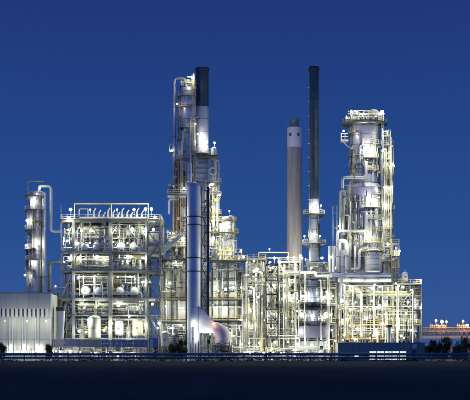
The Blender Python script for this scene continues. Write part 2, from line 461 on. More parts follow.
def dress(t, cx, cy, r, z0, z1, plats=(), ladders=(), pipes=6, nozz=8, a=(200, 340), seed=1):
    """nozzles, manways, conduits, clips, short platforms and ladders on a column face; angles in degrees, 270 faces the camera"""
    q = random.Random(seed)
    for (z, a0, a1, w) in plats: ringplat(t, cx, cy, r, z, w, a0, a1, rm=q.choice(('yellow', 'cream')))
    for (ang, za, zb) in ladders:
        th = math.radians(ang); ladder(t, cx + (r + .35) * math.cos(th), cy + (r + .35) * math.sin(th), za, zb, q.choice(('cream', 'yellow')))
    for _ in range(nozz):
        th = math.radians(q.uniform(*a)); z = q.uniform(z0 + 1, z1 - 1); c, d = math.cos(th), math.sin(th); e = q.uniform(.35, .8); rr = q.choice((.12, .18, .3))
        n = MB().tube([(cx + r * .95 * c, cy + r * .95 * d, z), (cx + (r + e) * c, cy + (r + e) * d, z)], rr, 10, bend=0)
        n.tube([(cx + (r + e) * c, cy + (r + e) * d, z), (cx + (r + e + .12) * c, cy + (r + e + .12) * d, z)], rr * 1.5, 10, bend=0)
        part('nozzle', n, q.choice(('galv', 'cream', 'silver')), t)
    for _ in range(pipes):
        th = math.radians(q.uniform(*a)); rr = q.choice((.06, .09, .14, .2)); e = rr + .12; za, zb = q.uniform(z0, z0 + (z1 - z0) * .5), q.uniform(z0 + (z1 - z0) * .5, z1)
        x, y = cx + (r + e) * math.cos(th), cy + (r + e) * math.sin(th); th2 = th + math.radians(q.uniform(-14, 14)); x2, y2 = cx + (r + e) * math.cos(th2), cy + (r + e) * math.sin(th2)
        zm = q.uniform(za, zb)
        part('conduit', MB().tube([(x, y, za), (x, y, zm), (x2, y2, zm), (x2, y2, zb)], rr, 8), q.choice(('cream', 'silver', 'galv', 'white', 'dark')), t)

# ------------------------------------------------------------------ steel frames
def frame(name, label, cat, xs, ys, zs, colw, beamw, matl='galv', decks=(), rails=(), brace=(), front=None, railm='cream', yplane=0, x_over=0, thick=None):
    """xs world x of columns, ys rows, zs levels (world z, first is ground). Each member a piece."""
    t = thing(name, label, cat, ((xs[0] + xs[-1]) / 2, (ys[0] + ys[-1]) / 2, zs[0]))
    top = zs[-1]
    for i, x in enumerate(xs):
        cw = colw[i] if isinstance(colw, (list, tuple)) else colw
        for y in ys:
            boxpiece('column', cw, cw, top - zs[0], matl, t, x - cw / 2, y - cw / 2, zs[0])
    for j, z in enumerate(zs[1:], 1):
        bw = (thick or {}).get(j, beamw)
        for y in ys:
            for i in range(len(xs) - 1):
                c0 = (colw[i] if isinstance(colw, (list, tuple)) else colw) / 2; c1 = (colw[i + 1] if isinstance(colw, (list, tuple)) else colw) / 2
                w = min(bw, .5)
                boxpiece('beam', xs[i + 1] - xs[i] - c0 - c1, w, bw, matl, t, xs[i] + c0, y - w / 2 + .003, z - bw - (.004 if j == len(zs) - 1 else 0))
        for i, x in enumerate(xs):
            cw = (colw[i] if isinstance(colw, (list, tuple)) else colw)
            for a, b in zip(ys, ys[1:]):
                boxpiece('beam', min(.35, cw * .8), b - a - cw, min(bw, .5), matl, t, x - min(.35, cw * .8) / 2, a + cw / 2, z - min(bw, .5) - .012)
        if j in decks:
            for i in range(len(xs) - 1):
                d = MB(); y0, y1 = ys[0] - .6, ys[-1] + .4
                d.box(xs[i] + .02, xs[i + 1] - .02, y0, y1, z + .01, z + .07)
                part('deck_grating', d, 'deck', t)
        if j in rails:
            h = MB(); y0 = ys[0] - .55
            rail(h, [(xs[0] - x_over, ys[-1] + .3, z + .07), (xs[0] - x_over, y0, z + .07), (xs[-1] + x_over, y0, z + .07), (xs[-1] + x_over, ys[-1] + .3, z + .07)], r=.032)
            part('handrail', h, railm, t)
    for (i, j, kind) in brace:
        x0, x1, z0, z1 = xs[i], xs[i + 1], zs[j], zs[j + 1]; y = ys[0] - .05
        if kind == 'x': part('brace', MB().bar((x0, y, z0), (x1, y, z1), .14), matl, t); part('brace', MB().bar((x1, y + .16, z0), (x0, y + .16, z1), .14), matl, t)
        if kind == '/': part('brace', MB().bar((x0, y, z0), (x1, y, z1), .16), matl, t)
        if kind == '\\': part('brace', MB().bar((x1, y, z0), (x0, y, z1), .16), matl, t)
        if kind == 'k':
            h = (z1 - z0) * .55; w = min(x1 - x0, h) * .5
            part('brace', MB().bar((x0, y, z1 - h), (x0 + w, y, z1 - .3), .18), matl, t); part('brace', MB().bar((x1, y, z1 - h), (x1 - w, y, z1 - .3), .18), matl, t)
    return t
def stairs(t, x0, x1, y, z0, z1, m='galv', rm='cream'):
    """one flight with treads and rails, running along x"""
    s_ = MB()
    for dy in (0, .8): s_.bar((x0, y + dy, z0), (x1, y + dy, z1), .06, .22)
    n = max(3, int(abs(z1 - z0) / .25))
    for i in range(n): 
        f = (i + .5) / n; x = x0 + (x1 - x0) * f; z = z0 + (z1 - z0) * f
        s_.box(x - .13, x + .13, y + .02, y + .78, z, z + .03)
    p = part('stair_flight', s_, m, t)
    h = MB()
    for dy in (0, .8):
        for hh in (.5, 1.0): h.bar((x0, y + dy, z0 + hh), (x1, y + dy, z1 + hh), .07)
        for i in range(5):
            f = i / 4; x = x0 + (x1 - x0) * f; z = z0 + (z1 - z0) * f; h.bar((x, y + dy, z), (x, y + dy, z + 1), .06)
    part('handrail', h, rm, p)

ORD = ['', 'first', 'second', 'third', 'fourth', 'fifth', 'sixth', 'seventh', 'eighth', 'ninth', 'tenth', 'eleventh', 'twelfth', 'thirteenth', 'fourteenth', 'fifteenth', 'sixteenth', 'seventeenth', 'eighteenth', 'nineteenth', 'twentieth']
def finish_labels():
    for o in REG:
        if len(o['label'].split()) > 16: pass
    d = {}
    for o in REG: d.setdefault(o['label'], []).append(o)
    for k, L in d.items():
        if len(L) < 2: continue
        if len(L[0]['label'].split()) > 12: pass
        L.sort(key=lambda o: (round(o.location.x / K(o.location.y), 2), -o.location.z)); n = len(L)
        for i, o in enumerate(L):
            if len(k.split()) > 12: pass
            if i == 0: w = 'leftmost'
            elif i == n - 1: w = 'rightmost'
            elif i <= (n - 1) / 2: w = ORD[i + 1] + ' from the left'
            else: w = ORD[n - i] + ' from the right'
            o['label'] = k + ', ' + w

# ================================================================== GROUND
g = MB(); g._add([(-2500, -299.5, 0), (2500, -299.5, 0), (2500, 3500, 0), (-2500, 3500, 0), (-2500, -700, 0), (2500, -700, 0)], [(4, 5, 1, 0), (0, 1, 2, 3)])
structure('ground', g, 'field')
structure('plant_yard', MB().box(X(-60), X(700), -22, 120, -.3, .02), 'yard')
PG = 0.02

# ================================================================== LEFT HALL
Yh = -12
xl, xr = X(-40, Yh), X(50.5, Yh)
zt = Z(293, Yh)
t = thing('industrial_hall', 'grey metal clad hall with narrow high windows beside the left pipe structure', 'building', ((xl + xr) / 2, Yh, PG))
part('hall_body', MB().box(xl + .1, xr - .1, Yh + .12, Yh + 26, PG, zt - .15), 'clad2', t)
edges = [-40, -28, -16, -5, 6, 17, 28, 39, 50.5]; rows = [PG, Z(317.5, Yh), Z(308, Yh), zt]
for j in range(3):
    for i in range(8):
        if j == 1: continue
        a, b = X(edges[i], Yh) + .02, X(edges[i + 1], Yh) - .02
        z0, z1 = rows[j] + .02, rows[j + 1] - .02
        if j == 0: zs_ = [(z0, (z0 + z1) / 2 - .02), ((z0 + z1) / 2 + .02, z1)]
        else: zs_ = [(z0, z1)]
        for q0, q1 in zs_:
            boxpiece('wall_panel', b - a, .10 + .012 * ((i + j) % 2), q1 - q0, 'clad' if (i * 5 + j * 3) % 4 else 'clad2', t, a, Yh - .012 * ((i + j) % 2), q0)
# window band: white louvres between dark panes
x = -38.0; k = 0
while x < 47.5:
    w = 1.7 if k % 2 == 0 else 2.6
    if k % 2 == 0:
        o = boxpiece('window_pane', w * K(Yh), .06, Z(309, Yh) - Z(316.5, Yh), 'black', t, X(x, Yh), Yh + .04, Z(316.5, Yh))
    else:
        boxpiece('window_mullion', w * K(Yh), .13, Z(308.2, Yh) - Z(317.3, Yh), 'white', t, X(x, Yh), Yh - .02, Z(317.3, Yh))
    x += w; k += 1
boxpiece('wall_panel', X(50.3, Yh) - X(47.8, Yh), .1, rows[2] - rows[1] - .04, 'clad', t, X(47.8, Yh), Yh, rows[1] + .02)
part('roof_trim', MB().box(xl, xr + .1, Yh - .12, Yh + .2, zt - .12, zt + .18), 'galv', t)
part('corner_trim', MB().box(xr - .05, xr + .25, Yh - .1, Yh + .25, PG, zt - .12), 'white', t)
for px in (9.3, 12.6, 22.6, 26, 35.8, 39):
    part('downpipe', MB().tube([(X(px, Yh), Yh - .25, PG), (X(px, Yh), Yh - .25, Z(317, Yh))], .12, 8), 'bluegrey', t)
for i in range(17):
    a = X(7 + i * 2.3, Yh); f = part('low_window', MB().box(a, a + .36, Yh - .05, Yh - .02, Z(354, Yh), Z(350.6, Yh)), 'window', t)
for px, py in ((5, 321), (27, 321), (46, 321)):
    lamp(px, py, Yh - 5.5, 'small wall lamp washing the grey hall front', 480, 'w', 'hang', .5, 'wall lamps on the hall')
for px in (10, 24, 38): lamp(px, 347.5, Yh - 1.0, 'low lamp at the foot of the grey hall wall', 150, 'w', 'hang', .5, 'foot lamps of the hall')

# ================================================================== LEFT COLUMN
Y = 14; k = K(Y)
cx, cy = X(35.3, Y), Y
t = column('distillation_column', 'tall silver column rising behind the grey hall at far left', 'column', cx, cy,
           [(6.3 * k, PG, Z(196, Y), 'jacket')], None, dome=1.2, seclen=3.6)
ringplat(t, cx, cy, 6.3 * k, Z(196.5, Y), 1.0, rm='cream')
for py, a0, a1 in ((210.5, 150, 330), (230, 150, 280), (249, 150, 280), (271, 150, 280)): ringplat(t, cx, cy, 6.3 * k, Z(py, Y), 1.1, a0, a1)
dress(t, cx, cy, 6.3 * k, Z(292, Y), Z(198, Y), [(Z(222, Y), 260, 340, .7), (Z(260, Y), 150, 300, .9)], [(285, Z(240, Y), Z(200, Y)), (240, Z(292, Y), Z(250, Y))], 9, 12, seed=8)
ladder(t, X(29.2, Y), Y - 1.1, Z(249, Y), Z(211, Y))
pipe([(X(44.3, Y), Y - .4, PG), (X(44.3, Y), Y - .4, Z(193, Y))], 2.3 * k, 'silver', 'thick silver riser standing right against the far left column', fl=4.5, n=16)
pipe([(X(39.5, Y), Y - .6, Z(191, Y)), (X(39.5, Y), Y - .6, Z(186.3, Y)), (X(51.5, Y), Y - .6, Z(186.3, Y)), (X(51.5, Y), Y - .6, Z(231.5, Y)), (X(62, Y), Y - .6, Z(231.5, Y))], 1.5 * k, 'white', 'white gooseneck overhead pipe looping from the far left column top', n=16)
b = MB().bar((X(28.6, Y), Y - 1, Z(197, Y)), (X(28.6, Y), Y - 1, Z(182, Y)), .22).bar((X(28, Y), Y - 1, Z(182, Y)), (X(44.5, Y), Y - 1, Z(182, Y)), .22)
single('davit_crane', b, 'yellow', 'yellow davit arm on top of the far left column', 'crane')
pipe([(X(27, Y), Y + .4, Z(250, Y)), (X(27, Y), Y + .4, Z(292, Y))], .3, 'galv', 'thin grey pipe hanging left of the far left column')
pipe([(X(48.3, Y), Y + 2, PG), (X(48.3, Y), Y + 2, Z(262, Y)), (X(62, Y), Y + 2, Z(262, Y))], .45, 'cream', 'cream pipe crossing from far left column to the pipe rack', n=12)
pipe([(X(50.5, Y), Y + 1, PG), (X(50.5, Y), Y + 1, Z(288, Y)), (X(66, Y), Y + 1, Z(288, Y))], .3, 'silver', 'silver pipe elbow above the corner of the grey hall', n=12)
for px, py, pw in ((33, 200.5, 500), (27, 220.5, 260), (25.5, 245.5, 260), (37, 243, 420), (40, 188, 150), (25, 275, 200), (33, 262, 260)):
    lamp(px, py, Y - 2.6, 'lamp on the far left column', pw, style='hang', s=.8, group='lamps on the far left column')

# ================================================================== LEFT PIPE RACK
Yr = 0
xs = [X(p, Yr) for p in (61, 73.5, 110.5, 146, 161)]
zs = [PG] + [Z(p, Yr) for p in (338, 315, 298, 271, 252, 219.5)]
t = frame('pipe_rack', 'six level concrete and steel process rack full of drums between hall and furnace', 'process structure',
          xs, [0, 8, 16], zs, [.25, .7, .9, .5, .25], .36, 'fire', decks=(2, 3, 4, 5, 6), rails=(4, 5, 6), brace=[(1, 5, 'k'), (2, 5, 'k')], thick={6: .7, 5: .5, 3: .7, 4: .35, 2: .3, 1: .3})
for bx0, bx1, a_, b_ in ((73.9, 92, 252, 226), (110, 92, 252, 226), (110.8, 128, 252, 226), (145.7, 128, 252, 226), (61.2, 73, 298, 271), (61.2, 73, 252, 224), (61.2, 73, 338, 315)):
    part('brace', MB().bar((X(bx0), -.2, Z(a_)), (X(bx1), -.2, Z(b_)), .2), 'galv', t)
b = MB()
for px in (74, 111, 148): b.bar((X(px), 1, zs[-1]), (X(px), 1, Z(203.3)), .2)
b.bar((X(73.5), 1, Z(203.3)), (X(148.5), 1, Z(203.3)), .28)
single('gantry_rail', b, 'yellow', 'long yellow gantry beam over the top deck of the pipe rack', 'crane')
single('mast', MB().bar((X(61), 0, zs[-1]), (X(61), 0, Z(204)), .16), 'galv', 'thin mast at the left top corner of the pipe rack', 'mast')
# relief stacks on top deck
for i, px in enumerate((94, 99, 103.5, 108, 113, 118, 122, 127, 131, 137, 142)):
    x = X(px, 4); z = Z(208 + (i % 3) * 2, 4)
    o = single('vent_pipe', MB().tube([(x, 4, zs[-1]), (x, 4, z - .8)], .16, 8).tube([(x, 4, z - .8), (x + .5, 4, z)], .16, 8, bend=0).cyl(x, 4, zs[-1] + .8, zs[-1] + 1.5, .3, 8), 'white',
               'white relief vent pipe on the top deck of the pipe rack', 'pipe', 'relief vents of the pipe rack')
pipe([(X(78), 3, Z(216.5)), (X(146), 3, Z(216.5))], .2, 'silver', 'long silver header along the top deck of the pipe rack')
pipe([(X(76), 6, Z(213)), (X(76), 6, Z(206)), (X(85), 6, Z(206)), (X(85), 6, Z(218))], .2, 'white', 'white inverted loop pipe at the left of the rack top deck')
# air cooler bank under the top deck
for i in range(6):
    px = 79 + i * 11
    t2 = thing('air_cooler', 'air cooler box hanging under the top deck of the pipe rack', 'cooler', (X(px + 4), 4, Z(228)), 'air coolers of the pipe rack')
    part('cooler_box', MB().box(X(px), X(px + 8.4), 2.5, 6.5, Z(228.5), Z(225)), 'cream', t2)
    part('fan_ring', MB().lathe(X(px + 4.2), 4.5, [(1.0, Z(228.5)), (.8, Z(232)), (.76, Z(232)), (.95, Z(228.5))], 20), 'silver', t2)
    part('fan_motor', MB().cyl(X(px + 4.2), 4.5, Z(236), Z(231.5), .3, 10), 'cream', t2)
# drums seen end-on
for px in (84.5, 97, 121, 134): drum_y(px, 246, 1.2, 4.0, 6, 'blue grey drum end on the fifth level of the rack', 'bluegrey', 'end on drums, upper level')
for px, m_ in ((85.5, 'white'), (97.5, 'bluegrey'), (120, 'white'), (134.5, 'white')):
    drum_y(px, 291, 1.2, 5.0 if px < 90 else 4.0, 6, ('white' if m_ == 'white' else 'bluish') + ' round drum end above the thick concrete beam', m_, 'end on drums, middle level')
for px0, px1 in ((80, 92), (95, 106), (116, 127), (130, 142)):
    drum_x(px0, px1, 309.5, 3, 2.6, 'cream horizontal exchanger just below the thick concrete beam of the rack', 'cream', 'exchangers of the pipe rack')
for i, px in enumerate((79, 84.5, 90, 96, 102, 116, 121.5, 127, 133, 139)):
    t2 = thing('filter_vessel', 'slim white upright filter on the fourth level of the pipe rack', 'filter', (X(px), 2, zs[4]), 'filters of the pipe rack')
    part('shell', MB().lathe(X(px), 2, [(.45, zs[4] + .5), (.45, Z(260))], 16), 'white', t2)
    part('head', MB().dome(X(px), 2, Z(260), .45, .25, 16), 'white', t2)
    part('leg', MB().bar((X(px), 2, zs[4] + .07), (X(px), 2, zs[4] + .6), .3), 'galv', t2)
upright(94.5, 315, 345, -.5, 6.2, 'big cream dome topped vessel at the foot of the rack left bay', 'cream')
upright(94.5, 314.5, 326, 4, 5.2, 'white dome showing above the big cream vessel', 'white')
upright(119, 320, 340, 1, 4.4, 'round white vessel at the foot of the rack centre bay', 'white')
upright(137.5, 318, 342, 1, 5.2, 'cream vessel at the foot of the rack right bay', 'cream')
upright(82, 322, 345, 3, 3.2, 'narrow cream vessel beside the big dome vessel', 'cream')
upright(128.5, 325, 345, 2, 3.0, 'small silver vessel between two domes of the rack foot', 'silver')
# stair and cabinet tower at the right of the rack
t2 = frame('stair_tower', 'open steel stair tower joined to the right end of the pipe rack', 'stair tower', [X(148), X(160)], [-2.8, -.9], [PG] + [Z(p) for p in (335, 317, 298, 285, 272, 259, 246, 233, 221)], .16, .16, 'galv', rails=(1, 2, 3, 4, 5, 6, 7, 8, 9), decks=())
lv = [PG] + [Z(p) for p in (335, 317, 298, 285, 272, 259, 246, 233, 221)]
for i in range(len(lv) - 1):
    a, b_ = (X(149), X(159)) if i % 2 == 0 else (X(159), X(149)); stairs(t2, a, b_, -2.3, lv[i], lv[i + 1], 'galv', 'cream')
for i, py in enumerate((232, 246)):
    t3 = thing('equipment_cabinet', ('upper' if i == 0 else 'lower') + ' white equipment cabinet beside the top of the stair tower', 'cabinet', (X(153), 1.5, Z(py + 10)))
    part('cabinet_body', MB().box(X(148.5), X(159), 0.5, 3, Z(py + 10), Z(py - 2 + 1)), 'white', t3)
    for q in (149, 154.2): part('door', MB().box(X(q), X(q + 4.6), .42, .48, Z(py + 9), Z(py + 0)), 'cream', t3)
# individually placed pipes inside the rack
lvl = [('foot', 338, PG), ('second', 315, 338), ('third', 298, 315), ('fourth', 271, 298), ('fifth', 252, 271), ('sixth', 224, 252)]
lz = [(PG, zs[1]), (zs[1], zs[2]), (zs[2], zs[3]), (zs[3], zs[4]), (zs[4], zs[5]), (zs[5], zs[6])]
pal = ['cream', 'silver', 'white', 'silver', 'galv', 'cream']
CN = dict(cream='cream', silver='silver', white='white', galv='grey', yellow='yellow', blue='blue', rust='rusty', dark='dark', bluegrey='blue grey', jacket='silver')
ww = ['lowest', 'second', 'third', 'fourth', 'fifth', 'sixth']
for li, (z0, z1) in enumerate(lz):
    for bi, (a, b_) in enumerate(((74.5, 109.5), (111.5, 145.5))):
        for q in range(4):
            m_ = R.choice(pal[:4]); r = R.choice((.13, .18, .24)); x = X(R.uniform(a + 1.5, b_ - 1.5)); y = R.choice((.7, 1.0, 1.6, 7)); x2 = X(R.uniform(a + 2, b_ - 2))
            zz = R.uniform(z0 + 1, z1 - .9)
            if q < 2: path = [(x, y, z0 + .1), (x, y, zz), (x2, y, zz), (x2, y, z1 - .6)]
            elif q == 2: path = [(X(a + 1), y, z1 - .9 - R.random()), (X(b_ - 1), y, z1 - .9 - R.random() * .0 )]; path[1] = (path[1][0], y, path[0][2])
            else: path = [(x, y, z0 + .1), (x, y, z1 - .6)]
            if len(path) == 4 and (abs(x - x2) < .8): path = [path[0], path[3]]; path[1] = (x, y, z1 - .6)
            pipe(path, r, m_, f"{CN[m_]} pipe on the {ww[li]} level of the rack, {'left' if bi == 0 else 'right'} bay", 'pipes in the pipe rack', val=R.random() < .5)
for (z0, z1) in lz:
    clutter(X(74.5), X(145.5), .2, 8, z0 + .2, z1 - .5, 30)
    clutter(X(62), X(73), .2, 8, z0 + .2, z1 - .5, 12)
    clutter(X(62), X(146), .2, 15, z0 + .2, z1 - .5, 36, pal=(0, 1, 3, 5, 8)); infill(X(62), X(146), .3, 14, z0 + .2, z1 - .5, 34)
    clutter(X(76), X(160), 8.5, 16, z0 + .2, z1 - .5, 22)
# hopper left of the rack
Yq = -6
t2 = thing('flared_duct', 'blue grey funnel shaped duct with dark cap standing right of the hall', 'duct', (X(61, Yq), Yq, PG))
part('cone', MB().lathe(X(61, Yq), Yq, [(.45, PG), (.45, Z(341, Yq)), (.62, Z(338, Yq)), (1.0, Z(312, Yq)), (1.0, Z(311, Yq))], 24), 'bluegrey', t2)
part('cap', MB().lathe(X(61, Yq), Yq, [(1.0, Z(311, Yq)), (1.15, Z(310, Yq)), (1.25, Z(307, Yq)), (.9, Z(306.5, Yq)), (.85, Z(309, Yq)), (.001, Z(309, Yq))], 24), 'dark', t2)
for dx in (-1.1, 1.1): part('leg', MB().bar((X(61, Yq) + dx * 1.15, Yq + .5, PG), (X(61, Yq) + dx * 1.15, Yq + .5, Z(308, Yq)), .14), 'galv', t2)
upright(67, 285, 352, 5, 2.0, 'slim cream column vessel between funnel duct and rack', 'cream')
# low fence screens in front of the rack
Yf = -9
def screen(px0, px1, py0, py1, m_, label, n, extra='galv'):
    t_ = thing('screen_fence', label, 'fence', (X((px0 + px1) / 2, Yf), Yf, PG))
    x0, x1 = X(px0, Yf), X(px1, Yf); w = (x1 - x0) / n
    for i in range(n):
        for j in range(2):
            h = (Z(py0, Yf) - Z(py1, Yf)) / 2
            boxpiece('screen_panel', w - .05, .06, h - .04, m_, t_, x0 + i * w + .025, Yf - .05 - .01 * (i % 2), Z(py1, Yf) + j * h + .02)
    for i in range(n // 2 + 1): boxpiece('post', .12, .12, Z(py0, Yf) - PG, extra, t_, x0 + i * 2 * w - .06, Yf + .06, PG)
screen(102, 147.5, 340, 347, 'blue', 'blue panelled screen raised in front of the rack centre', 16)
screen(65, 79, 339, 346.5, 'blue', 'short blue grey screen in front of the rack left end', 4)
screen(50, 64, 339, 347, 'pink', 'dull pink screen below the funnel duct', 4)
screen(79.5, 101, 339.5, 347, 'galv', 'grey mesh like screen in front of the big dome vessel', 8)
t2 = thing('site_container', 'small blue site container beside the blue screen at the rack right end', 'container', (X(153, Yf), Yf, PG))
part('container_body', MB().box(X(148.5, Yf), X(158, Yf), Yf, Yf + 3, Z(347, Yf), Z(338, Yf)), 'blue', t2)
part('door', MB().box(X(150, Yf), X(153, Yf), Yf - .05, Yf - .01, Z(346.5, Yf), Z(339, Yf)), 'bluegrey', t2)
for px in (149, 157.5): part('leg', MB().box(X(px, Yf) - .15, X(px, Yf) + .15, Yf + .2, Yf + .5, PG, Z(347, Yf)), 'galv', t2)
# lamps of rack
for px, py, pw in ((70.5, 209.5, 420), (90, 209.5, 500), (117, 209.5, 500), (134, 209.5, 500), (145.5, 209, 420), (151.5, 209, 420)): lamp(px, py, -.9, 'bright lamp on the top deck of the pipe rack', pw, group='rack lamps')
for px, py in ((69, 218), (155, 217.5)): lamp(px, py, -1, 'lamp at an upper corner of the pipe rack', 260, group='rack lamps')
for px, py in ((68, 230), (81.5, 230.5), (92, 231), (115, 230), (132.5, 230.5), (144.5, 231), (153.5, 229.5)): lamp(px, py, -.9, 'lamp under the top deck of the pipe rack', 300, style='hang', s=.85, group='rack lamps')
for px, py in ((67, 241), (77, 243), (90, 243), (113.5, 242), (127.5, 243), (152.5, 240.5)): lamp(px, py, -.9, 'lamp between the upper drums of the pipe rack', 300, style='hang', s=.85, group='rack lamps')
for px, py in ((69.5, 258), (79, 257), (97, 256.5), (105, 259), (128, 256.5), (143, 258)): lamp(px, py, -.9, 'lamp above the filters on the rack fourth level', 300, style='hang', s=.85, group='rack lamps')
for px, py in ((79, 277), (94, 277), (118, 277), (130, 276.5), (142, 282), (150, 282), (84, 288)): lamp(px, py, -.9, 'lamp on the middle level of the pipe rack', 300, style='hang', s=.85, group='rack lamps')
for px, py in ((82, 303), (100, 303.5), (119, 303), (137, 303), (152.5, 304)): lamp(px, py, -.9, 'lamp just under the thick concrete beam', 300, style='hang', s=.85, group='rack lamps')
for px, py in ((79, 331, ), (88, 320), (112, 323), (129.5, 316), (128, 333), (104, 330), (145, 325), (159, 323)): lamp(px, py, -2, 'lamp near the foot of the pipe rack', 320, style='hang', s=.85, group='rack lamps')
for px, py in ((55.5, 286), (56, 351), (80, 352), (111, 351), (118, 356), (132, 355), (70, 352), (96, 353)): lamp(px, py, -7, 'lamp low in front of the rack fences', 130, s=.8, group='low lamps before the rack')

# ================================================================== FURNACES
def furnace(label, px0, px1, pys, Y0, Y1, cols, hip=None):
    t_ = thing('furnace', label, 'furnace', (X((px0 + px1) / 2, Y0), Y0, PG))
    x0, x1 = X(px0, Y0), X(px1, Y0)
    for (a, b_) in pys:
        z1, z0 = Z(a, Y0), Z(b_, Y0)
        part('casing', MB().box(x0 + .15, x1 - .15, Y0 + .15, Y1, z0 + .05, z1 - .05), 'furn2', t_)
        rws = max(1, round((z1 - z0) / 2.6)); w = (x1 - x0) / cols; h = (z1 - z0) / rws
        for i in range(cols):
            for j in range(rws):
                boxpiece('casing_panel', w - .10, .10, h - .10, R.choice(('furn', 'furn', 'furn2')), t_, x0 + i * w + .05, Y0 + .03, z0 + j * h + .05)
        for i in range(cols + 1): boxpiece('stiffener', .14, .22, z1 - z0, 'galv', t_, x0 + i * w - .07, Y0 - .10, z0)
        for j in range(rws + 1): boxpiece('stiffener', x1 - x0 - .2, .12, .12, 'galv', t_, x0 + .1, Y0 - .04, z0 + j * h - .06)
    if hip:
        a, b_, sh = hip; z1, z0 = Z(a, Y0), Z(b_, Y0)
        m = MB(); xx0, xx1 = x0 + .2, x1 - .2
        vs = [(xx0, Y0 + .2, z0), (xx1, Y0 + .2, z0), (xx1, Y1, z0), (xx0, Y1, z0), (xx0 + sh, Y0 + 2, z1), (xx1 - sh, Y0 + 2, z1), (xx1 - sh, Y1 - 2, z1), (xx0 + sh, Y1 - 2, z1)]
        m._add(vs, [(3, 2, 1, 0), (4, 5, 6, 7), (0, 1, 5, 4), (1, 2, 6, 5), (2, 3, 7, 6), (3, 0, 4, 7)]); part('hip_hood', m, 'furn', t_)
    return t_
def walkway(label, px0, px1, py, Y0, dep=2.0, m_='yellow', posts=()):
    t_ = thing('walkway', label, 'walkway', (X((px0 + px1) / 2, Y0), Y0, Z(py, Y0)))
    x0, x1, z = X(px0, Y0), X(px1, Y0), Z(py, Y0)
    part('deck', MB().box(x0, x1, Y0, Y0 + dep, z - .3, z), 'deck', t_)
    h = MB(); rail(h, [(x0, Y0 + dep, z), (x0, Y0 + .05, z), (x1, Y0 + .05, z), (x1, Y0 + dep, z)], r=.05); part('handrail', h, m_, t_)
    for p in posts: part('post', MB().bar((X(p, Y0), Y0 + .2, PG), (X(p, Y0), Y0 + .2, z - .3), .25), 'dark', t_)
    return t_
furnace('grey panelled furnace box between pipe rack and the blue stack', 161.5, 186, [(271, 297), (300.5, 319)], 8, 20, 3)
furnace('large grey panelled furnace right of the dark lattice tower', 209.5, 243, [(272, 297), (300, 318)], 8, 22, 4, hip=(265, 272, 2.2))
furnace('blue grey furnace leg box under the right furnace', 231, 243, [(321, 352)], 8, 20, 1)
walkway('railed walkway over the left furnace box', 157, 187, 259.5, 4, 3, posts=(171,))
walkway('middle railed walkway between the left furnace boxes', 157, 187, 298.7, 5, 2.5, posts=(160, 171))
walkway('low railed walkway under the left furnace box', 157, 187, 320.5, 5, 2.5, posts=(165,))
walkway('railed walkway over the right furnace hood', 203, 247, 260, 4, 3, posts=(212, 228, 245))
walkway('railed walkway below the right furnace upper box', 209, 247, 298.4, 5, 2.4, posts=(219,))
walkway('low railed walkway under the right furnace', 211, 247, 319.5, 5, 2.4)
for (a, b_, z0, z1) in ((158, 187, 262, 270), (210, 246, 262, 270), (158, 187, 322, 350), (211, 246, 322, 350)):
    clutter(X(a), X(b_), 5, 8, Z(z1, 5), Z(z0, 5), 34)
clutter(X(157), X(187), 4, 7, Z(297), Z(262), 12, pal=(0, 3, 5, 5)); clutter(X(210), X(247), 5, 7.6, Z(318), Z(262), 12, pal=(0, 3, 5, 5))
for (lb, cols_, pys_) in (('left', (157.5, 165, 172, 179, 186), (262.5, 283, 301, 323)), ('right', (208.5, 219, 228.5, 238, 246.5), (262.5, 281, 301, 322))):
    t_ = thing('support_structure', f'dark steel frame standing in front of the {lb} furnace', 'steel frame', (X(sum(cols_) / 5, 7), 7.2, PG))
    for c_ in cols_: boxpiece('column', .26, .26, Z(261, 7) - PG, 'dark', t_, X(c_, 7) - .13, 7.1, PG)
    for p_ in pys_:
        for c_, d_ in zip(cols_, cols_[1:]): boxpiece('beam', X(d_, 7) - X(c_, 7) - .27, .2, .28, 'dark', t_, X(c_, 7) + .135, 7.13, Z(p_, 7))
clutter(X(156), X(187), 9, 16, Z(258), Z(222), 40, rmax=.3)
for px, py, m_, l in ((173, 0, 'dark', ''), (178.5, 0, 'cream', ''), (166, 0, 'silver', '')):
    pipe([(X(px, 6), 7, Z(320, 6)), (X(px, 6), 7, Z(263, 6)), (X(px + 4, 6), 7, Z(263, 6)), (X(px + 4, 6), 7, Z(256, 6))], .22, m_, f'{CN[m_]} riser running up the left furnace front', val=True)
for px, m_ in ((217, 'white'), (222.5, 'silver'), (236, 'cream'), (246, 'galv')):
    pipe([(X(px, 6), 7.3, Z(318, 6)), (X(px, 6), 7.3, Z(264, 6)), (X(px + 3, 6), 7.3, Z(264, 6)), (X(px + 3, 6), 7.3, Z(257, 6))], .2, m_, f'{CN[m_]} riser running up the right furnace front', val=True)
for px, py in ((169.5, 246.5), (176, 262), (169.5, 283), (166, 306), (182, 308), (171, 328), (158, 328), (163, 334), (181, 325)):
    lamp(px, py, 4.2, 'lamp lighting the left furnace', 380, style='hang', s=.85, group='furnace lamps')
for px, py, pw in ((220, 249.5, 900), (230, 249, 600), (216, 287, 900), (233, 287, 600), (241.5, 287.5, 260), (215, 309, 400), (226, 309, 500), (244, 309.5, 300), (243.5, 320, 260), (229, 333, 200), (244, 333, 260), (243, 344, 260), (243.5, 257, 260)):
    lamp(px, py, 4.4, 'lamp lighting the right furnace', pw, style='hang', s=.9, group='furnace lamps')
# blue hued equipment at the left furnace foot
upright(165, 331, 352, -2, 4, 'stubby white vessel at the left furnace foot', 'white')
upright(175, 334, 352, -2, 3, 'stubby grey vessel at the left furnace foot', 'galv')
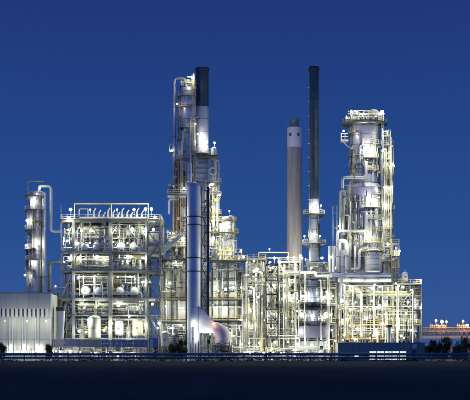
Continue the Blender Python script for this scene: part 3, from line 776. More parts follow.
# diagonal conveyor duct
t2 = thing('inclined_duct', 'white inclined duct climbing from the stair tower to the tall column', 'duct', (X(170, 4), 4, Z(255, 4)))
part('duct', MB().bar((X(161, 4), 4, Z(253, 4)), (X(181, 4), 4, Z(235.5, 4)), .8, 1.0), 'white', t2)
part('handrail', MB().bar((X(161, 4), 3.4, Z(249, 4)), (X(181, 4), 3.4, Z(231.5, 4)), .1), 'cream', t2)

# ================================================================== TALL COLUMN GROUP
Y = 12; k = K(Y)
cx, cy = X(187.5, Y), Y
t = column('main_fractionator', 'tallest purple grey column with dark side pipes left of the teal capped stack', 'column', cx, cy,
           [(8.6 * k, PG, Z(190, Y), 'jacket'), (8.3 * k, Z(190, Y), Z(92, Y), 'jacket')], None, dome=1.9, ring='rust', seclen=3.7, rr=.09)
dress(t, cx, cy, 8.4 * k, Z(255, Y), Z(98, Y), [(Z(118, Y), 170, 230, .5), (Z(140, Y), 170, 230, .5), (Z(172, Y), 250, 320, .6), (Z(182, Y), 170, 300, .6), (Z(206, Y), 170, 300, .7), (Z(222, Y), 170, 300, .7), (Z(129, Y), 230, 300, .8), (Z(108, Y), 200, 300, .7), (Z(160, Y), 180, 290, .7)], [(280, Z(255, Y), Z(206, Y)), (300, Z(190, Y), Z(172, Y))], 16, 16, seed=6)
part('upper_neck', MB().cyl(cx, cy, Z(88, Y), Z(80, Y), .9, 20), 'cream', t)
ringplat(t, cx, cy, 8.3 * k, Z(97, Y), .5, 170, 330, rm='cream')
for py in (129, 152): ringplat(t, cx, cy, 8.3 * k, Z(py, Y), .35, 180, 260)
ladder(t, X(193.5, Y), Y - 2.4, Z(160, Y), Z(90, Y), 'cream')
ladder(t, X(193.6, Y), Y - 2.5, Z(100, Y), Z(77, Y), 'yellow')
pipe([(X(174.2, Y), Y - .5, Z(255, Y)), (X(174.2, Y), Y - .5, Z(78.5, Y)), (X(184.5, Y), Y - .3, Z(78.5, Y)), (X(184.5, Y), Y - .3, Z(84, Y))], 1.75 * k, 'jacket', 'tall outer riser with gooseneck left of the tallest column', fl=8, n=16)
pipe([(X(179.6, Y), Y - 1.2, Z(255, Y)), (X(179.6, Y), Y - 1.2, Z(96, Y)), (X(184, Y), Y - 1, Z(90, Y))], 1.2 * k, 'rust', 'rusty brown riser against the left face of the tallest column', fl=8, n=14)
pipe([(X(182.2, Y), Y - 1.8, Z(255, Y)), (X(182.2, Y), Y - 1.8, Z(102, Y))], .5 * k, 'cream', 'thin cream riser beside the rusty one on the tallest column', fl=6)
pipe([(X(191.5, Y), Y - 2.4, Z(190, Y)), (X(191.5, Y), Y - 2.4, Z(118, Y))], .5 * k, 'silver', 'thin silver line down the right face of the tallest column', fl=6)
# top piping knot
clutter(X(172.5, 9), X(181, 9), 9, 11, Z(256, 9), Z(150, 9), 30, pal=(0, 0, 4, 3, 5, 6), rmax=.16)
clutter(X(190, 9), X(196, 9), 9, 9.6, Z(190, 9), Z(112, 9), 16, pal=(0, 4, 4, 3, 5), rmax=.12)
for px_, py_ in ((195.5, 124), (177, 104), (184, 188), (190, 210)): lamp(px_, py_, 7.6, 'small lamp on the face of the tallest column', 90, style='hang', s=.7, group='lamps on the tallest column')
clutter(X(180, 11), X(196, 11), 10, 13, Z(92, 11), Z(79, 11), 34, pal=(0, 0, 4, 3, 5, 0), rmax=.2)
single('davit_crane', MB().bar((X(193.7, 9), 9, Z(92, 9)), (X(193.7, 9), 9, Z(73, 9)), .26).bar((X(187, 9), 9, Z(77, 9)), (X(193.7, 9), 9, Z(77, 9)), .2), 'yellow', 'yellow davit mast at the very top of the tallest column', 'crane')
lamp(192.5, 77.5, 8.0, 'brilliant lamp at the top of the tallest column', 420, style='hang', s=1.1)
lamp(171.5, 150, 10, 'lamp on the small bracket platform left of the tallest column', 60, style='hang', s=.6)
single('bracket_platform', MB().box(X(169.5, 11), X(173, 11), 10.5, 12, Z(152, 11), Z(151, 11)).box(X(169.5, 11), X(170.1, 11), 10.5, 12, Z(151, 11), Z(144, 11)).bar((X(169.5, 11), 10.5, Z(144.5, 11)), (X(173, 11), 10.5, Z(144.5, 11)), .2), 'cream', 'small cream bracket platform high on the outer riser', 'platform')
# stack behind with teal top
Y = 16; k = K(Y); cx = X(202.3, Y)
t = column('stack', 'steel stack with dark teal upper part and silver lower part next to tallest column', 'chimney', cx, Y,
           [(6.4 * k, PG, Z(107, Y), 'jacket'), (6.4 * k, Z(107, Y), Z(71, Y), 'teal')], None, ring='dark', seclen=3.4, rr=.03)
part('cap_ring', MB().lathe(cx, Y, [(6.4 * k, Z(71, Y)), (6.9 * k, Z(70.6, Y)), (6.9 * k, Z(68.3, Y)), (6.2 * k, Z(68.3, Y)), (6.2 * k, Z(71, Y))], 32), 'dark', t)
ringplat(t, cx, Y, 6.5 * k, Z(155, Y), 2.0, 150, 400)
b = part('shroud', MB().box(X(195.2, Y), X(208.4, Y), Y - 2.6, Y - 1.55, Z(181, Y), Z(160, Y)), 'bluegrey', t)
for py in (165, 170, 175, 180.5): boxpiece('shroud_rib', X(208.4, Y) - X(195.2, Y) + .1, .12, .12, 'galv', t, X(195.2, Y) - .05, Y - 2.74, Z(py, Y))
lamp(206, 141.5, 12.4, 'large brilliant lamp above the round platform of the teal stack', 1100, style='standing', s=1.2)
lamp(214.5, 142.8, 12.4, 'star lamp at the right end of the teal stack platform', 420, style='standing')
lamp(198, 134, 12.4, 'pale lamp between the tall column and the teal stack', 200, style='hang', s=.6)
walkway('round cornered lit platform high on the teal topped stack', 189.5, 218, 155.3, 9.3, 4.4, 'cream')
# equipment right of the stack: slender riser column
Y = 13; k = K(Y)
t = column('slender_column', 'slender white riser column with small platforms right of the teal stack', 'column', X(214, Y), Y, [(2.6 * k, PG, Z(149, Y), 'white')], None, dome=.5, seclen=3.2, ring='galv')
for py, a0, a1 in ((183, 150, 390), (196, 150, 390), (214, 180, 400), (232, 150, 390), (246, 150, 390)): ringplat(t, X(214, Y), Y, 2.6 * k, Z(py, Y), 1.3, a0, a1, rm='cream')
ladder(t, X(209.8, Y), Y - .9, Z(245, Y), Z(150, Y), 'cream')
part('yoke', MB().lathe(X(213, Y), Z(172, Y), [(.7, Y - 1.6), (1.1, Y - 1.6), (1.1, Y - 1.0), (.7, Y - 1.0), (.7, Y - 1.6)], 20, axis='y'), 'white', t)
pipe([(X(218.5, Y), Y, Z(235, Y)), (X(218.5, Y), Y, Z(160, Y)), (X(212, Y), Y - .8, Z(160, Y)), (X(212, Y), Y - .8, Z(157, Y))], .28, 'cream', 'cream bypass line right of the slender riser column', fl=3, val=True)
for i, px in enumerate((202, 204, 206)):
    pipe([(X(px - 1, 8), 8, Z(205, 8)), (X(px - 1, 8), 8, Z(195 - i * 2, 8)), (X(px + 5, 8), 10, Z(186 - i * 2, 8)), (X(px + 8, 8), 11, Z(186 - i * 2, 8))], .2, 'white', 'white sloping branch pipe between domed stack and slender column')
for px, py, pw in ((219.5, 195, 380), (214, 208.5, 600), (212.5, 184, 150), (213.5, 222, 260), (213, 240, 300)): lamp(px, py, 9.2, 'lamp on the slender riser column', pw, style='hang', s=.9)
# stout column with two round platforms
Y = 12; k = K(Y)
t = column('reactor_column', 'stout white column with two round yellow railed platforms above the right furnace', 'column', X(227, Y), Y, [(6.2 * k, Z(262, Y), Z(219.5, Y), 'white')], None, dome=.9, seclen=2.6, ring='galv')
ringplat(t, X(227, Y), Y, 6.2 * k, Z(221.5, Y), .9, rm='yellow'); ringplat(t, X(225.5, Y), Y, 7 * k, Z(233.5, Y), 1.7, rm='yellow')
ladder(t, X(234.8, Y), Y - .8, Z(258, Y), Z(222, Y), 'yellow')
pipe([(X(233.5, Y), Y - 1.3, Z(258, Y)), (X(233.5, Y), Y - 1.3, Z(217, Y)), (X(229, Y), Y - 1.3, Z(217, Y))], .25, 'silver', 'silver pipe up the right face of the stout white column', fl=3)
for px in (220.5, 223.5): pipe([(X(px, Y), Y - 1.8, Z(258, Y)), (X(px, Y), Y - 1.8, Z(224, Y))], .3, 'white', 'white riser up the left face of the stout white column', fl=3)
lamp(229.3, 211, 10, 'star lamp on a post over the stout white column', 380)
lamp(226, 224, 9.4, 'lamp under the upper round platform of the stout column', 260, style='hang', s=.85)
lamp(222, 226.5, 9.0, 'small lamp beside the stout column upper platform', 160, style='hang', s=.6)
clutter(X(209, 12), X(219, 12), 10.5, 13, Z(258, 12), Z(186, 12), 60)
clutter(X(216, 12), X(238, 12), 9.5, 11, Z(258, 12), Z(236, 12), 26)
# bench ducts left of the tall column
for py in (193.5, 238.5, 246):
    walkway('pale bracket walkway sticking out left of the tallest column', 167.5, 187, py, 8.5, 2.6, 'cream')
pipe([(X(167.5, 9), 9.5, Z(196, 9)), (X(187, 9), 9.5, Z(196, 9))], .4, 'white', 'horizontal white pipe under the upper bracket walkway', n=12)
pipe([(X(169, 9), 9.5, Z(214, 9)), (X(169, 9), 9.5, Z(199, 9)), (X(178, 9), 9.5, Z(199, 9))], .3, 'white', 'short white dropped pipe under the upper bracket walkway')
clutter(X(168, 10), X(182, 10), 8.5, 10.3, Z(193, 10), Z(184, 10), 12, pal=(0, 3, 5))
clutter(X(168, 10), X(186, 10), 8.5, 11, Z(256, 10), Z(228, 10), 24)
upright(189.5, 163, 187, 7, 2.4, 'small slim vessel beside the shroud of the teal stack', 'jacket')
lamp(183, 240, 7, 'lamp between bracket walkways of the tallest column', 260, style='hang', s=.8)
lamp(170, 233, 7, 'lamp at the end of the middle bracket walkway', 160, style='hang', s=.7)

# ================================================================== BLUE DOMED STACK + LATTICE
Y = -6; k = K(Y); cx = X(193.6, Y)
t = column('domed_stack', 'blue grey round duct stack with domed top in front of the tall columns', 'chimney', cx, Y, [(6.7 * k, PG, Z(188, Y), 'bluegrey')], None, dome=6.3 * k * .95, ring='bluegrey', seclen=3.3, rr=.035)
wd = MB(); y0, y1 = Y - 1.2, Y + 1.2
vs = [(X(199, Y), y0, Z(306, Y)), (X(214, Y), y0, Z(321.5, Y)), (X(214, Y), y0, Z(333, Y)), (X(199, Y), y0, Z(333, Y))]
wd._add(vs + [(a, y1, c) for a, _, c in vs], [(3, 2, 1, 0), (4, 5, 6, 7), (0, 1, 5, 4), (1, 2, 6, 5), (2, 3, 7, 6), (3, 0, 4, 7)])
part('breeching_transition', wd, 'bluegrey', t)
t = thing('elbow_duct', 'pinkish round elbow duct curving down right of the blue stack foot', 'duct', (X(224, Y), Y, PG))
r = 8.5 * k; c0 = (X(213.5, Y), Z(340, Y)); R0 = 9.6 * k
segs = 6
segs = 5
for i in range(segs):
    a0, a1 = math.pi / 2 - math.pi / 2 * i / segs, math.pi / 2 - math.pi / 2 * (i + 1) / segs
    g_ = MB(); vs = []; NQ = 32
    for w in range(4):
        a = a0 + (a1 - a0) * w / 3
        for q in range(NQ):
            th = 2 * math.pi * q / NQ; rr_ = R0 + (r - .015 * (i % 2)) * math.cos(th)
            vs.append((c0[0] + rr_ * math.cos(a), Y + (r - .015 * (i % 2)) * math.sin(th), c0[1] + rr_ * math.sin(a)))
    fs = [(w * NQ + q, w * NQ + (q + 1) % NQ, (w + 1) * NQ + (q + 1) % NQ, (w + 1) * NQ + q) for w in range(3) for q in range(NQ)]
    g_._add(vs, fs, 0, True); part('elbow_gore', g_, 'pink', t)
part('leg_duct', MB().tube([(c0[0] + R0, Y, PG), (c0[0] + R0, Y, c0[1])], r, 28, cap=False), 'pink', t)
for z in (c0[1], c0[1] - 1.6): part('flange', MB().lathe(c0[0] + R0, Y, [(r, z - .06), (r + .12, z - .06), (r + .12, z + .06), (r, z + .06)], 28, smooth=False), 'pink', t)
t = thing('lattice_tower', 'dark steel lattice tower framing the blue domed stack', 'lattice tower', (X(206, Y), Y, PG))
ztop = Z(186, Y)
for px, w in ((186.2, .3), (201.6, .2), (208, .55)):
    top = ztop if px > 190 else Z(196, Y)
    for yy in (Y + .8, Y + 3.2): boxpiece('leg', w, w, top - PG, 'dark', t, X(px, Y) - w / 2, yy, PG)
zz = [Z(p, Y) for p in range(345, 190, -13)]
for i in range(len(zz) - 1):
    a, b_ = (X(201.7, Y), X(207.8, Y)) if i % 2 == 0 else (X(207.8, Y), X(201.7, Y))
    part('brace', MB().bar((a, Y + .85, zz[i]), (b_, Y + .85, zz[i + 1]), .16), 'dark', t)
    boxpiece('beam', X(208, Y) - X(201.7, Y), .15, .18, 'dark', t, X(201.7, Y), Y + .9, zz[i + 1])
for py in (217, 225, 258, 271.5): 
    z = Z(py, Y); part('band', MB().lathe(cx, Y, [(6.75 * k, z - .12), (6.75 * k + .18, z - .12), (6.75 * k + .18, z + .12), (6.75 * k, z + .12)], 32, smooth=False), 'dark', t)
    boxpiece('beam', X(210, Y) - X(182, Y), .16, .2, 'dark', t, X(182, Y), Y + 2.0, z - .1)
for py in (190, 200, 212, 232, 246):
    boxpiece('landing', X(212, Y) - X(204, Y), 2.2, .14, 'dark', t, X(204, Y), Y + .7, Z(py, Y))
ladder(t, X(205, Y), Y + 2.4, Z(350, Y), Z(190, Y), 'galv')
for px, py, kd, pw in ((194.5, 323.5, 'w', 170), (206, 331.5, 'w', 80), (214, 323.5, 'o', 30), (210, 334, 'w', 70), (196, 336, 'w', 130)):
    lamp(px, py, Y - 2.6, ('orange' if kd == 'o' else 'white') + ' lamp at the foot of the blue domed stack', pw, kd, 'hang', .9)
pipe([(X(193, -10), -10, PG), (X(193, -10), -10, Z(327, -10))], .22, 'silver', 'thin silver standpipe before the blue domed stack')
pipe([(X(203, -8), -9, PG), (X(203, -8), -9, Z(334, -8)), (X(210, -8), -9, Z(334, -8))], .25, 'white', 'white elbow pipe between blue stack and pink duct')
clutter(X(210, -10), X(234, -10), -11, -9, PG, Z(341, -10), 26, pal=(0, 3, 5, 4)); infill(X(206, -10), X(236, -10), -11, -9, PG, Z(338, -10), 14)
clutter(X(176), X(190), -5, 0, PG, Z(330), 16); clutter(X(200), X(216), -5, 2, PG, Z(333), 22)
walkway('small yellow railed landing left of the blue stack foot', 176, 187, 334, -3, 2, posts=(178, 186))

# ================================================================== FAR CHIMNEY
Y = 34; k = K(Y); cx = X(294.4, Y)
t = column('concrete_chimney', 'tall round concrete chimney with white painted head', 'chimney', cx, Y, [((8.0 * k, 7.3 * k), PG, Z(148, Y), 'conc'), (7.4 * k, Z(148, Y), Z(128, Y), 'chwhite')], None, ring='conc', seclen=4.5, rr=.03)
part('top_slab', MB().cyl(cx, Y, Z(128, Y), Z(127.3, Y), 6.9 * k, 32), 'galv', t)
part('flue_collar', MB().lathe(cx, Y, [(4.3 * k, Z(127.3, Y)), (4.3 * k, Z(119.5, Y)), (4.5 * k, Z(119, Y)), (3.8 * k, Z(119, Y)), (3.8 * k, Z(126, Y))], 32), 'galv', t)
for a in (-125, -62):
    th = math.radians(a); q = MB(); rr_ = 7.4 * k + .05
    px_, py_ = cx + rr_ * math.cos(th), Y + rr_ * math.sin(th)
    q.box(px_ - .28, px_ + .28, py_ - .1, py_ + .4, Z(137, Y), Z(134.2, Y)); part('vent_opening', q, 'black', t)

# ================================================================== DARK STEEL STACK
Y = 18; k = K(Y); cx = X(314, Y)
t = column('steel_stack', 'very tall thin dark teal steel stack with lit lower platforms', 'chimney', cx, Y,
           [(6.2 * k, PG, Z(262, Y), 'bluegrey'), (4.9 * k, Z(262, Y), Z(208, Y), 'bluegrey'), (4.8 * k, Z(208, Y), Z(199, Y), 'jacket'), (4.75 * k, Z(199, Y), Z(70, Y), 'teal')], None, ring='dark', seclen=2.7, rr=.07)
dress(t, cx, Y, 4.8 * k, Z(262, Y), Z(200, Y), [], [], 3, 3, seed=9)
part('cap_ring', MB().lathe(cx, Y, [(4.75 * k, Z(70.5, Y)), (5.8 * k, Z(70, Y)), (5.8 * k, Z(69.3, Y)), (5.0 * k, Z(69.3, Y)), (5.0 * k, Z(67, Y)), (4.5 * k, Z(67, Y)), (4.5 * k, Z(70, Y))], 32), 'dark', t)
for i in range(9):
    z = Z(200 - i * 14, Y); part('sample_port', MB().tube([(cx - 4.6 * k, Y - .8, z), (cx - 4.6 * k - .45, Y - 1.0, z)], .07, 8), 'white', t)
for px in (309.4, 318.6): part('conduit', MB().bar((X(px, Y), Y - .6, Z(250, Y)), (X(px, Y), Y - .6, Z(75, Y)), .1), 'galv', t)
ringplat(t, cx, Y, 4.9 * k, Z(214.5, Y), 1.6, 150, 400, rm='cream', label='upper lit platform'); ringplat(t, cx, Y, 4.9 * k, Z(244, Y), 1.9, 0, 360, rm='cream')
ladder(t, X(309.8, Y), Y - 1.5, Z(262, Y), Z(200, Y), 'cream')
for px, py, pw, s in ((316.5, 207.5, 700, 1.1), (321, 205.5, 260, .8), (304.5, 236, 200, .6), (312, 237, 200, .6), (320, 236, 120, .5)): lamp(px, py, Y - 3.0, 'lamp on the tall dark steel stack', pw, style='standing' if s < 1 else 'hang', s=s)
for py, r_ in ((276, 8.5), (300, 9.5)): ringplat(t, cx, Y, 6.2 * k, Z(py, Y), (r_ - 5) * k, rm='cream')

# ================================================================== MIDDLE STRUCTURES
def xsY(ps, Y): return [X(p, Y) for p in ps]
def lev(ps, Y): return [PG] + [Z(p, Y) for p in ps]
# lattice lift tower
Y = -4
frame('lift_tower', 'slim dark framed lift tower standing before the middle process block', 'lattice tower', xsY((266, 278), Y), [Y, Y + 3], lev((338, 323, 309, 294, 280, 264), Y), .2, .15, 'deck', decks=(1, 2, 3, 4, 5, 6), brace=[(0, j, '/' if j % 2 else '\\') for j in range(6)])
for i, (a, b_) in enumerate(zip((352, 338, 323, 309, 294, 280), (338, 323, 309, 294, 280, 264))): clutter(X(267, Y), X(277, Y), Y + .4, Y + 2.6, Z(a - 1, Y), Z(b_ + 2, Y), 12)
# block J left: x 240-265
Y = 2
L1 = (335, 318, 300, 285, 272, 259)
frame('process_block', 'cream process block with railed decks right of the furnace', 'process structure', xsY((247.5, 257.5, 266), Y), [Y, Y + 7, Y + 14], lev(L1, Y), .24, .26, 'galv', decks=(1, 2, 3, 4, 5, 6), rails=(2, 4, 6), railm='yellow')
# block K: x 278-300
L2 = (338, 322, 306, 290, 275, 262)
frame('process_block', 'cream process block between lift tower and the steel stack', 'process structure', xsY((279, 289, 300), Y), [Y, Y + 7, Y + 14], lev(L2, Y), .24, .26, 'galv', decks=(1, 2, 3, 4, 5, 6), rails=(1, 3, 5, 6), railm='cream')
b = MB()
for px in (259, 289): b.bar((X(px), 3, Z(262)), (X(px), 3, Z(251.5)), .22)
b.bar((X(259), 3, Z(251.5)), (X(289.3), 3, Z(251.5)), .24).bar((X(259), 3, Z(257)), (X(289.3), 3, Z(257)), .15)
single('gantry_rail', b, 'yellow', 'yellow gantry frame over the middle process block', 'crane')
single('gantry_rail', MB().bar((X(240), 3, Z(259.5)), (X(266), 3, Z(259.5)), .3).bar((X(240), 3, Z(259.3)), (X(240), 3, Z(264)), .2), 'dark', 'dark beam carrying pipes left of the gantry frame', 'beam')
def bays(area, pxs, L, Y, npipe, nclut, front=.5):
    zz = [PG] + [Z(p, Y) for p in L]
    for li in range(len(zz) - 1):
        lw = ['foot level', 'second level', 'third level', 'fourth level', 'fifth level', 'top level', 'roof level'][li]
        for a, b_ in pxs:
            for q in range(npipe):
                m_ = R.choice(('cream', 'silver', 'white', 'white', 'yellow', 'silver')); r = R.choice((.12, .16, .22, .3)); x = X(R.uniform(a + 1, b_ - 1), Y); x2 = X(R.uniform(a + 1, b_ - 1), Y)
                y = Y + R.uniform(front, 2.5); z0, z1 = zz[li] + .1, zz[li + 1] - .35; zm = R.uniform(z0 + .6, z1 - .6)
                if q % 3 == 0: path = [(x, y, z0), (x, y, z1)]
                elif q % 3 == 1 and abs(x - x2) > .9: path = [(x, y, z0), (x, y, zm), (x2, y, zm), (x2, y, z1)]
                else: path = [(X(a + .5, Y), y, zm), (X(b_ - .5, Y), y, zm)]
                pipe(path, r, m_, f'{CN[m_]} pipe, {lw} of {area}', 'pipes of ' + area, fl=2.2, val=R.random() < .4)
        a, b_ = pxs[0][0], pxs[-1][1]
        clutter(X(a, Y), X(b_, Y), Y + .2, Y + 7, zz[li] + .1, zz[li + 1] - .3, nclut)
        infill(X(a, Y), X(b_, Y), Y + .1, Y + 8, zz[li] + .1, zz[li + 1] - .3, nclut // 2)
        clutter(X(a, Y), X(b_, Y), Y + 7, Y + 14, zz[li] + .1, zz[li + 1] - .3, nclut // 2)
bays('the block beside the furnace', [(247.5, 265.5)], L1, Y, 3, 34)
bays('the lift tower block', [(279.5, 299.5)], L2, Y, 3, 36)
clutter(X(238, 10), X(248, 10), 8, 14, PG, Z(266, 10), 50)
# vertical vessels in the middle
for a in ((252, 262, 283, 3, 2.6, 'white'), (262, 286, 299, 3, 2.2, 'cream'), (252, 320, 334, 3, 3.0, 'white'), (285, 308, 321, 3, 3.4, 'white'), (294, 278, 289.5, 3, 2.6, 'silver'), (284, 326, 337, 3, 3, 'cream')):
    upright(a[0], a[1], a[2], a[3] + 1.5, a[4], f'{CN[a[5]]} upright vessel inside the middle blocks', a[5])
drum_x(281, 291, 300, 3.5, 2.6, 'white horizontal drum left of the steel stack', 'white'); drum_x(250, 263, 311, 4, 2.8, 'cream horizontal drum right of the furnace', 'cream')
pipe([(X(256, 1), 1, PG), (X(256, 1), 1, Z(272, 1)), (X(262, 1), 1, Z(272, 1)), (X(262, 1), 1, PG)], .32, 'white', 'tall white hairpin pipe on the front of the block right of the furnace', n=12, fl=4)
pipe([(X(244, 1), 1, PG), (X(244, 1), 1, Z(275, 1)), (X(249, 1), 1, Z(275, 1))], .28, 'silver', 'silver riser at the left edge of the block right of the furnace', n=12, fl=4)
pipe([(X(260.5, -5), -5, PG), (X(260.5, -5), -5, Z(296, -5)), (X(264, -5), -5, Z(296, -5))], .25, 'yellow', 'yellow riser left of the lift tower', n=12, fl=4)
for px, py in ((269.5, 249, ),): lamp(px, py, 1, 'star lamp above the yellow gantry frame', 420)
for px, py, pw in ((241.5, 250.5, 300), (254, 261, 300), (274.5, 258, 600), (280, 262, 600), (271, 270, 420), (288, 257.5, 260), (294, 257.5, 420), (300.5, 256, 360), (311, 268, 700), (305.5, 259, 200)): lamp(px, py, 0, 'bright lamp along the top of the middle blocks', pw, s=.95)
for px, py in ((254, 271), (262, 284), (274, 285), (251, 287), (285, 285), (258, 297), (291, 280)): lamp(px, py, -.6, 'lamp on the upper decks of the middle blocks', 300, style='hang', s=.85)
for px, py in ((261, 313), (274.5, 314), (290, 295), (284, 296), (250, 309), (297, 311), (253, 325), (273, 328), (286, 318)): lamp(px, py, -.6, 'lamp on the middle decks of the middle blocks', 300, style='hang', s=.85)
for px, py in ((259, 343), (275, 342), (249, 343), (288, 342), (264, 353), (281, 353), (250, 353), (294, 350), (271, 350)): lamp(px, py, -6, 'lamp low before the middle blocks', 300, style='hang', s=.85)

# block around steel stack x 300-337
Y = 4
L3 = (339, 323, 304, 288, 272)
frame('process_block', 'grey process block wrapped around the foot of the tall steel stack', 'process structure', xsY((300.5, 306.5, 322, 336), Y), [Y, Y + 9, Y + 18], lev(L3, Y), .3, .32, 'galv', decks=(1, 2, 3, 4), rails=(2, 3, 4), railm='cream', thick={2: .5, 3: .6})
bays('the steel stack block', [(301, 321), (322.5, 335.5)], L3, Y, 2, 34, .4)
t2 = thing('boxed_equipment', 'purple grey panelled box between two dark decks below the steel stack', 'equipment housing', (X(313, 1), 1, Z(338.5, 1)))
part('box_core', MB().box(X(298, 1), X(328, 1), 1.1, 3.6, Z(338, 1), Z(325.5, 1)), 'blue', t2)
for i in range(5):
    for j in range(2):
        boxpiece('box_panel', 6 * K(1) - .08, .08, (Z(325.5, 1) - Z(338, 1)) / 2 - .06, 'slate', t2, X(298 + i * 6, 1) + .04, 1.0, Z(338, 1) + j * (Z(325.5, 1) - Z(338, 1)) / 2 + .03)
for px in (299, 308, 317.5, 327): part('leg', MB().box(X(px, 1) - .15, X(px, 1) + .15, 1.3, 1.6, PG, Z(338, 1)), 'galv', t2)
t2 = thing('white_tank_wall', 'brightly lit white panel wall at the foot of the block under the steel stack', 'wall', (X(313, 2), 2.4, PG))
for i in range(6): boxpiece('wall_panel', 5 * K(2) - .08, .12, Z(341, 2) - PG, 'furn2', t2, X(299 + i * 5, 2) + .04, 2.4, PG)
for a in ((303, 275, 287, 'silver', 2.4), (330, 290, 303, 'cream', 2.8), (326, 310, 322, 'white', 3.0), (303, 308, 322, 'white', 3.2), (311, 308, 322, 'silver', 3)):
    upright(a[0], a[1], a[2], Y + 1.2, a[4], f'{CN[a[3]]} upright vessel in the block round the steel stack', a[3])
pipe([(X(299, 1), 1, Z(300, 1)), (X(299, 1), 1, Z(278.5, 1)), (X(327, 1), 1, Z(278.5, 1)), (X(327, 1), 1, Z(300, 1))], .28, 'dark', 'dark goalpost shaped pipe before the steel stack foot', n=12, fl=20)
pipe([(X(283, 1), 2, Z(272.5, 1)), (X(316, 1), 2, Z(272.5, 1)), (X(316, 1), 2, Z(276, 1)), (X(332, 1), 2, Z(276, 1))], .38, 'white', 'long white header pipe crossing in front of the steel stack', n=14, fl=5)
for px in (330, 333.5): pipe([(X(px, 6), 6, Z(272, 6)), (X(px, 6), 6, Z(246, 6))], .45, 'silver', 'short fat silver vent right of the steel stack', n=14, fl=9)
for px in (302, 308): pipe([(X(px, 6), 6, Z(272, 6)), (X(px, 6), 6, Z(259, 6))], .35, 'galv', 'short grey vent left of the steel stack', n=12, fl=9)
clutter(X(298, 8), X(338, 8), 6, 12, Z(272, 8), Z(262, 8), 40)
for px, py in ((303, 296), (309, 298.5), (318, 299), (324.5, 297), (333, 296), (331, 257), (297, 298), (327, 292)): lamp(px, py, 1, 'lamp in the bright row across the steel stack block', 420, style='hang', s=.9)
for px, py in ((302.5, 315), (330, 315), (322, 318), (312, 316), (332, 330), (300, 331)): lamp(px, py, 1.5, 'lamp on the lower decks of the steel stack block', 300, style='hang', s=.85)
for px, py in ((303, 353), (320, 353), (312, 345), (329, 348), (335, 341), (298, 344)): lamp(px, py, -2, 'lamp at the foot of the steel stack block', 420, style='hang', s=.9)
t = column('furnace_shaft', 'blue cylindrical shaft with dark ring decks under the tall steel stack', 'furnace', X(313.5, 1.5), 2.6, [(5.6 * K(1.5), Z(325, 1.5), Z(279, 1.5), 'blue')], None, dome=.5, ring='dark', seclen=2.2, rr=.1)
for py_ in (287, 303, 310, 322): ringplat(t, X(313.5, 1.5), 2.6, 5.6 * K(1.5), Z(py_, 1.5), 2.2 if py_ > 300 else 1.2, 150, 390, rm='dark')
ladder(t, X(318, 1.5), 1.0, Z(322, 1.5), Z(281, 1.5), 'dark')
for (a_, b_, p_) in ((298, 336, 305.5), (300, 337, 323.5), (243, 266, 297), (340, 356, 297.5), (279, 300, 321)):
    single('cable_tray', MB().box(X(a_, .5), X(b_, .5), .3, .7, Z(p_ + .8, .5), Z(p_, .5)), 'dark', 'dark cable tray running across the front of a process block', 'cable tray', 'cable trays on the process blocks')
for i_, (a_, p0_, p1_) in enumerate(((283.5, 352, 268), (286, 340, 276), (295.5, 350, 262), (305, 345, 273), (321, 340, 280), (328.5, 350, 276), (344.5, 338, 284), (352.5, 338, 286), (361.5, 338, 292), (374, 338, 284), (382.5, 338, 286), (397.5, 345, 286), (413, 345, 290), (246, 350, 262), (254, 350, 288), (269, 352, 262))):
    m_ = ('silver', 'white', 'cream')[i_ % 3]
    pipe([(X(a_, 0), 0, max(PG, Z(p0_, 0))), (X(a_, 0), 0, Z(p1_, 0)), (X(a_ + (1.8 if i_ % 2 else -1.8), 0), .8, Z(p1_, 0))], (.2, .14, .27)[i_ % 3], m_, f'tall {m_} riser on the outer face of a process block', 'outer face risers', fl=3, val=i_ % 2 == 0)
single('warning_post', MB().bar((X(337, -3), -3, PG), (X(337, -3), -3, Z(318, -3)), .2).box(X(335.5, -3), X(338.5, -3), -3.2, -2.9, Z(323, -3), Z(319, -3)), 'orange', 'orange painted post beside the blue building left corner', 'post')

# ================================================================== RIGHT TOWER
Y = 14; k = K(Y); cx = X(364.6, Y)
t = column('main_column', 'massive silver column crowned by a lamp ringed platform at right', 'column', cx, Y,
           [(18.6 * k, PG, Z(242, Y), 'jacket2'), (18.0 * k, Z(242, Y), Z(189, Y), 'jacket'), ((18.0 * k, 14.9 * k), Z(189, Y), Z(184, Y), 'bluegrey'), (14.9 * k, Z(184, Y), Z(127, Y), 'jacket')], None, dome=1.6, ring='rust', seclen=2.7, rr=.08)
ringplat(t, cx, Y, 14.9 * k, Z(124, Y), 2.0, rm='yellow', label='top platform with yellow railing')
for py, a0, a1, rad in ((157, 180, 262, 14.9), (165, 225, 300, 14.9), (170, 180, 262, 14.9), (203, 180, 262, 18.0), (214, 180, 300, 18.0), (227, 180, 262, 18.0)): ringplat(t, cx, Y, rad * k, Z(py, Y), .5, a0, a1, rm='galv')
ringplat(t, cx, Y, 14.9 * k, Z(160, Y), 1.5, 262, 305, rm='yellow')
ringplat(t, cx, Y, 18.0 * k, Z(209, Y), 1.3, 262, 305, rm='yellow'); ringplat(t, cx, Y, 18.0 * k, Z(244, Y), 1.3, 262, 310, rm='yellow')
for a, b_, px in ((124, 145, 381.5), (160, 182, 381)): ladder(t, X(px, Y), Y - 2, Z(b_, Y), Z(a, Y), 'cream')
for i, (px, h) in enumerate(((351, 116), (358, 114), (363.5, 112), (367, 116), (373, 110), (379, 116))):
    part('top_nozzle', MB().tube([(X(px, Y), Y - 1.5 + i * .4, Z(124, Y)), (X(px, Y), Y - 1.5 + i * .4, Z(h, Y))], .3, 10).cyl(X(px, Y), Y - 1.5 + i * .4, Z(h, Y), Z(h, Y) + .15, .45, 10), 'white', t)
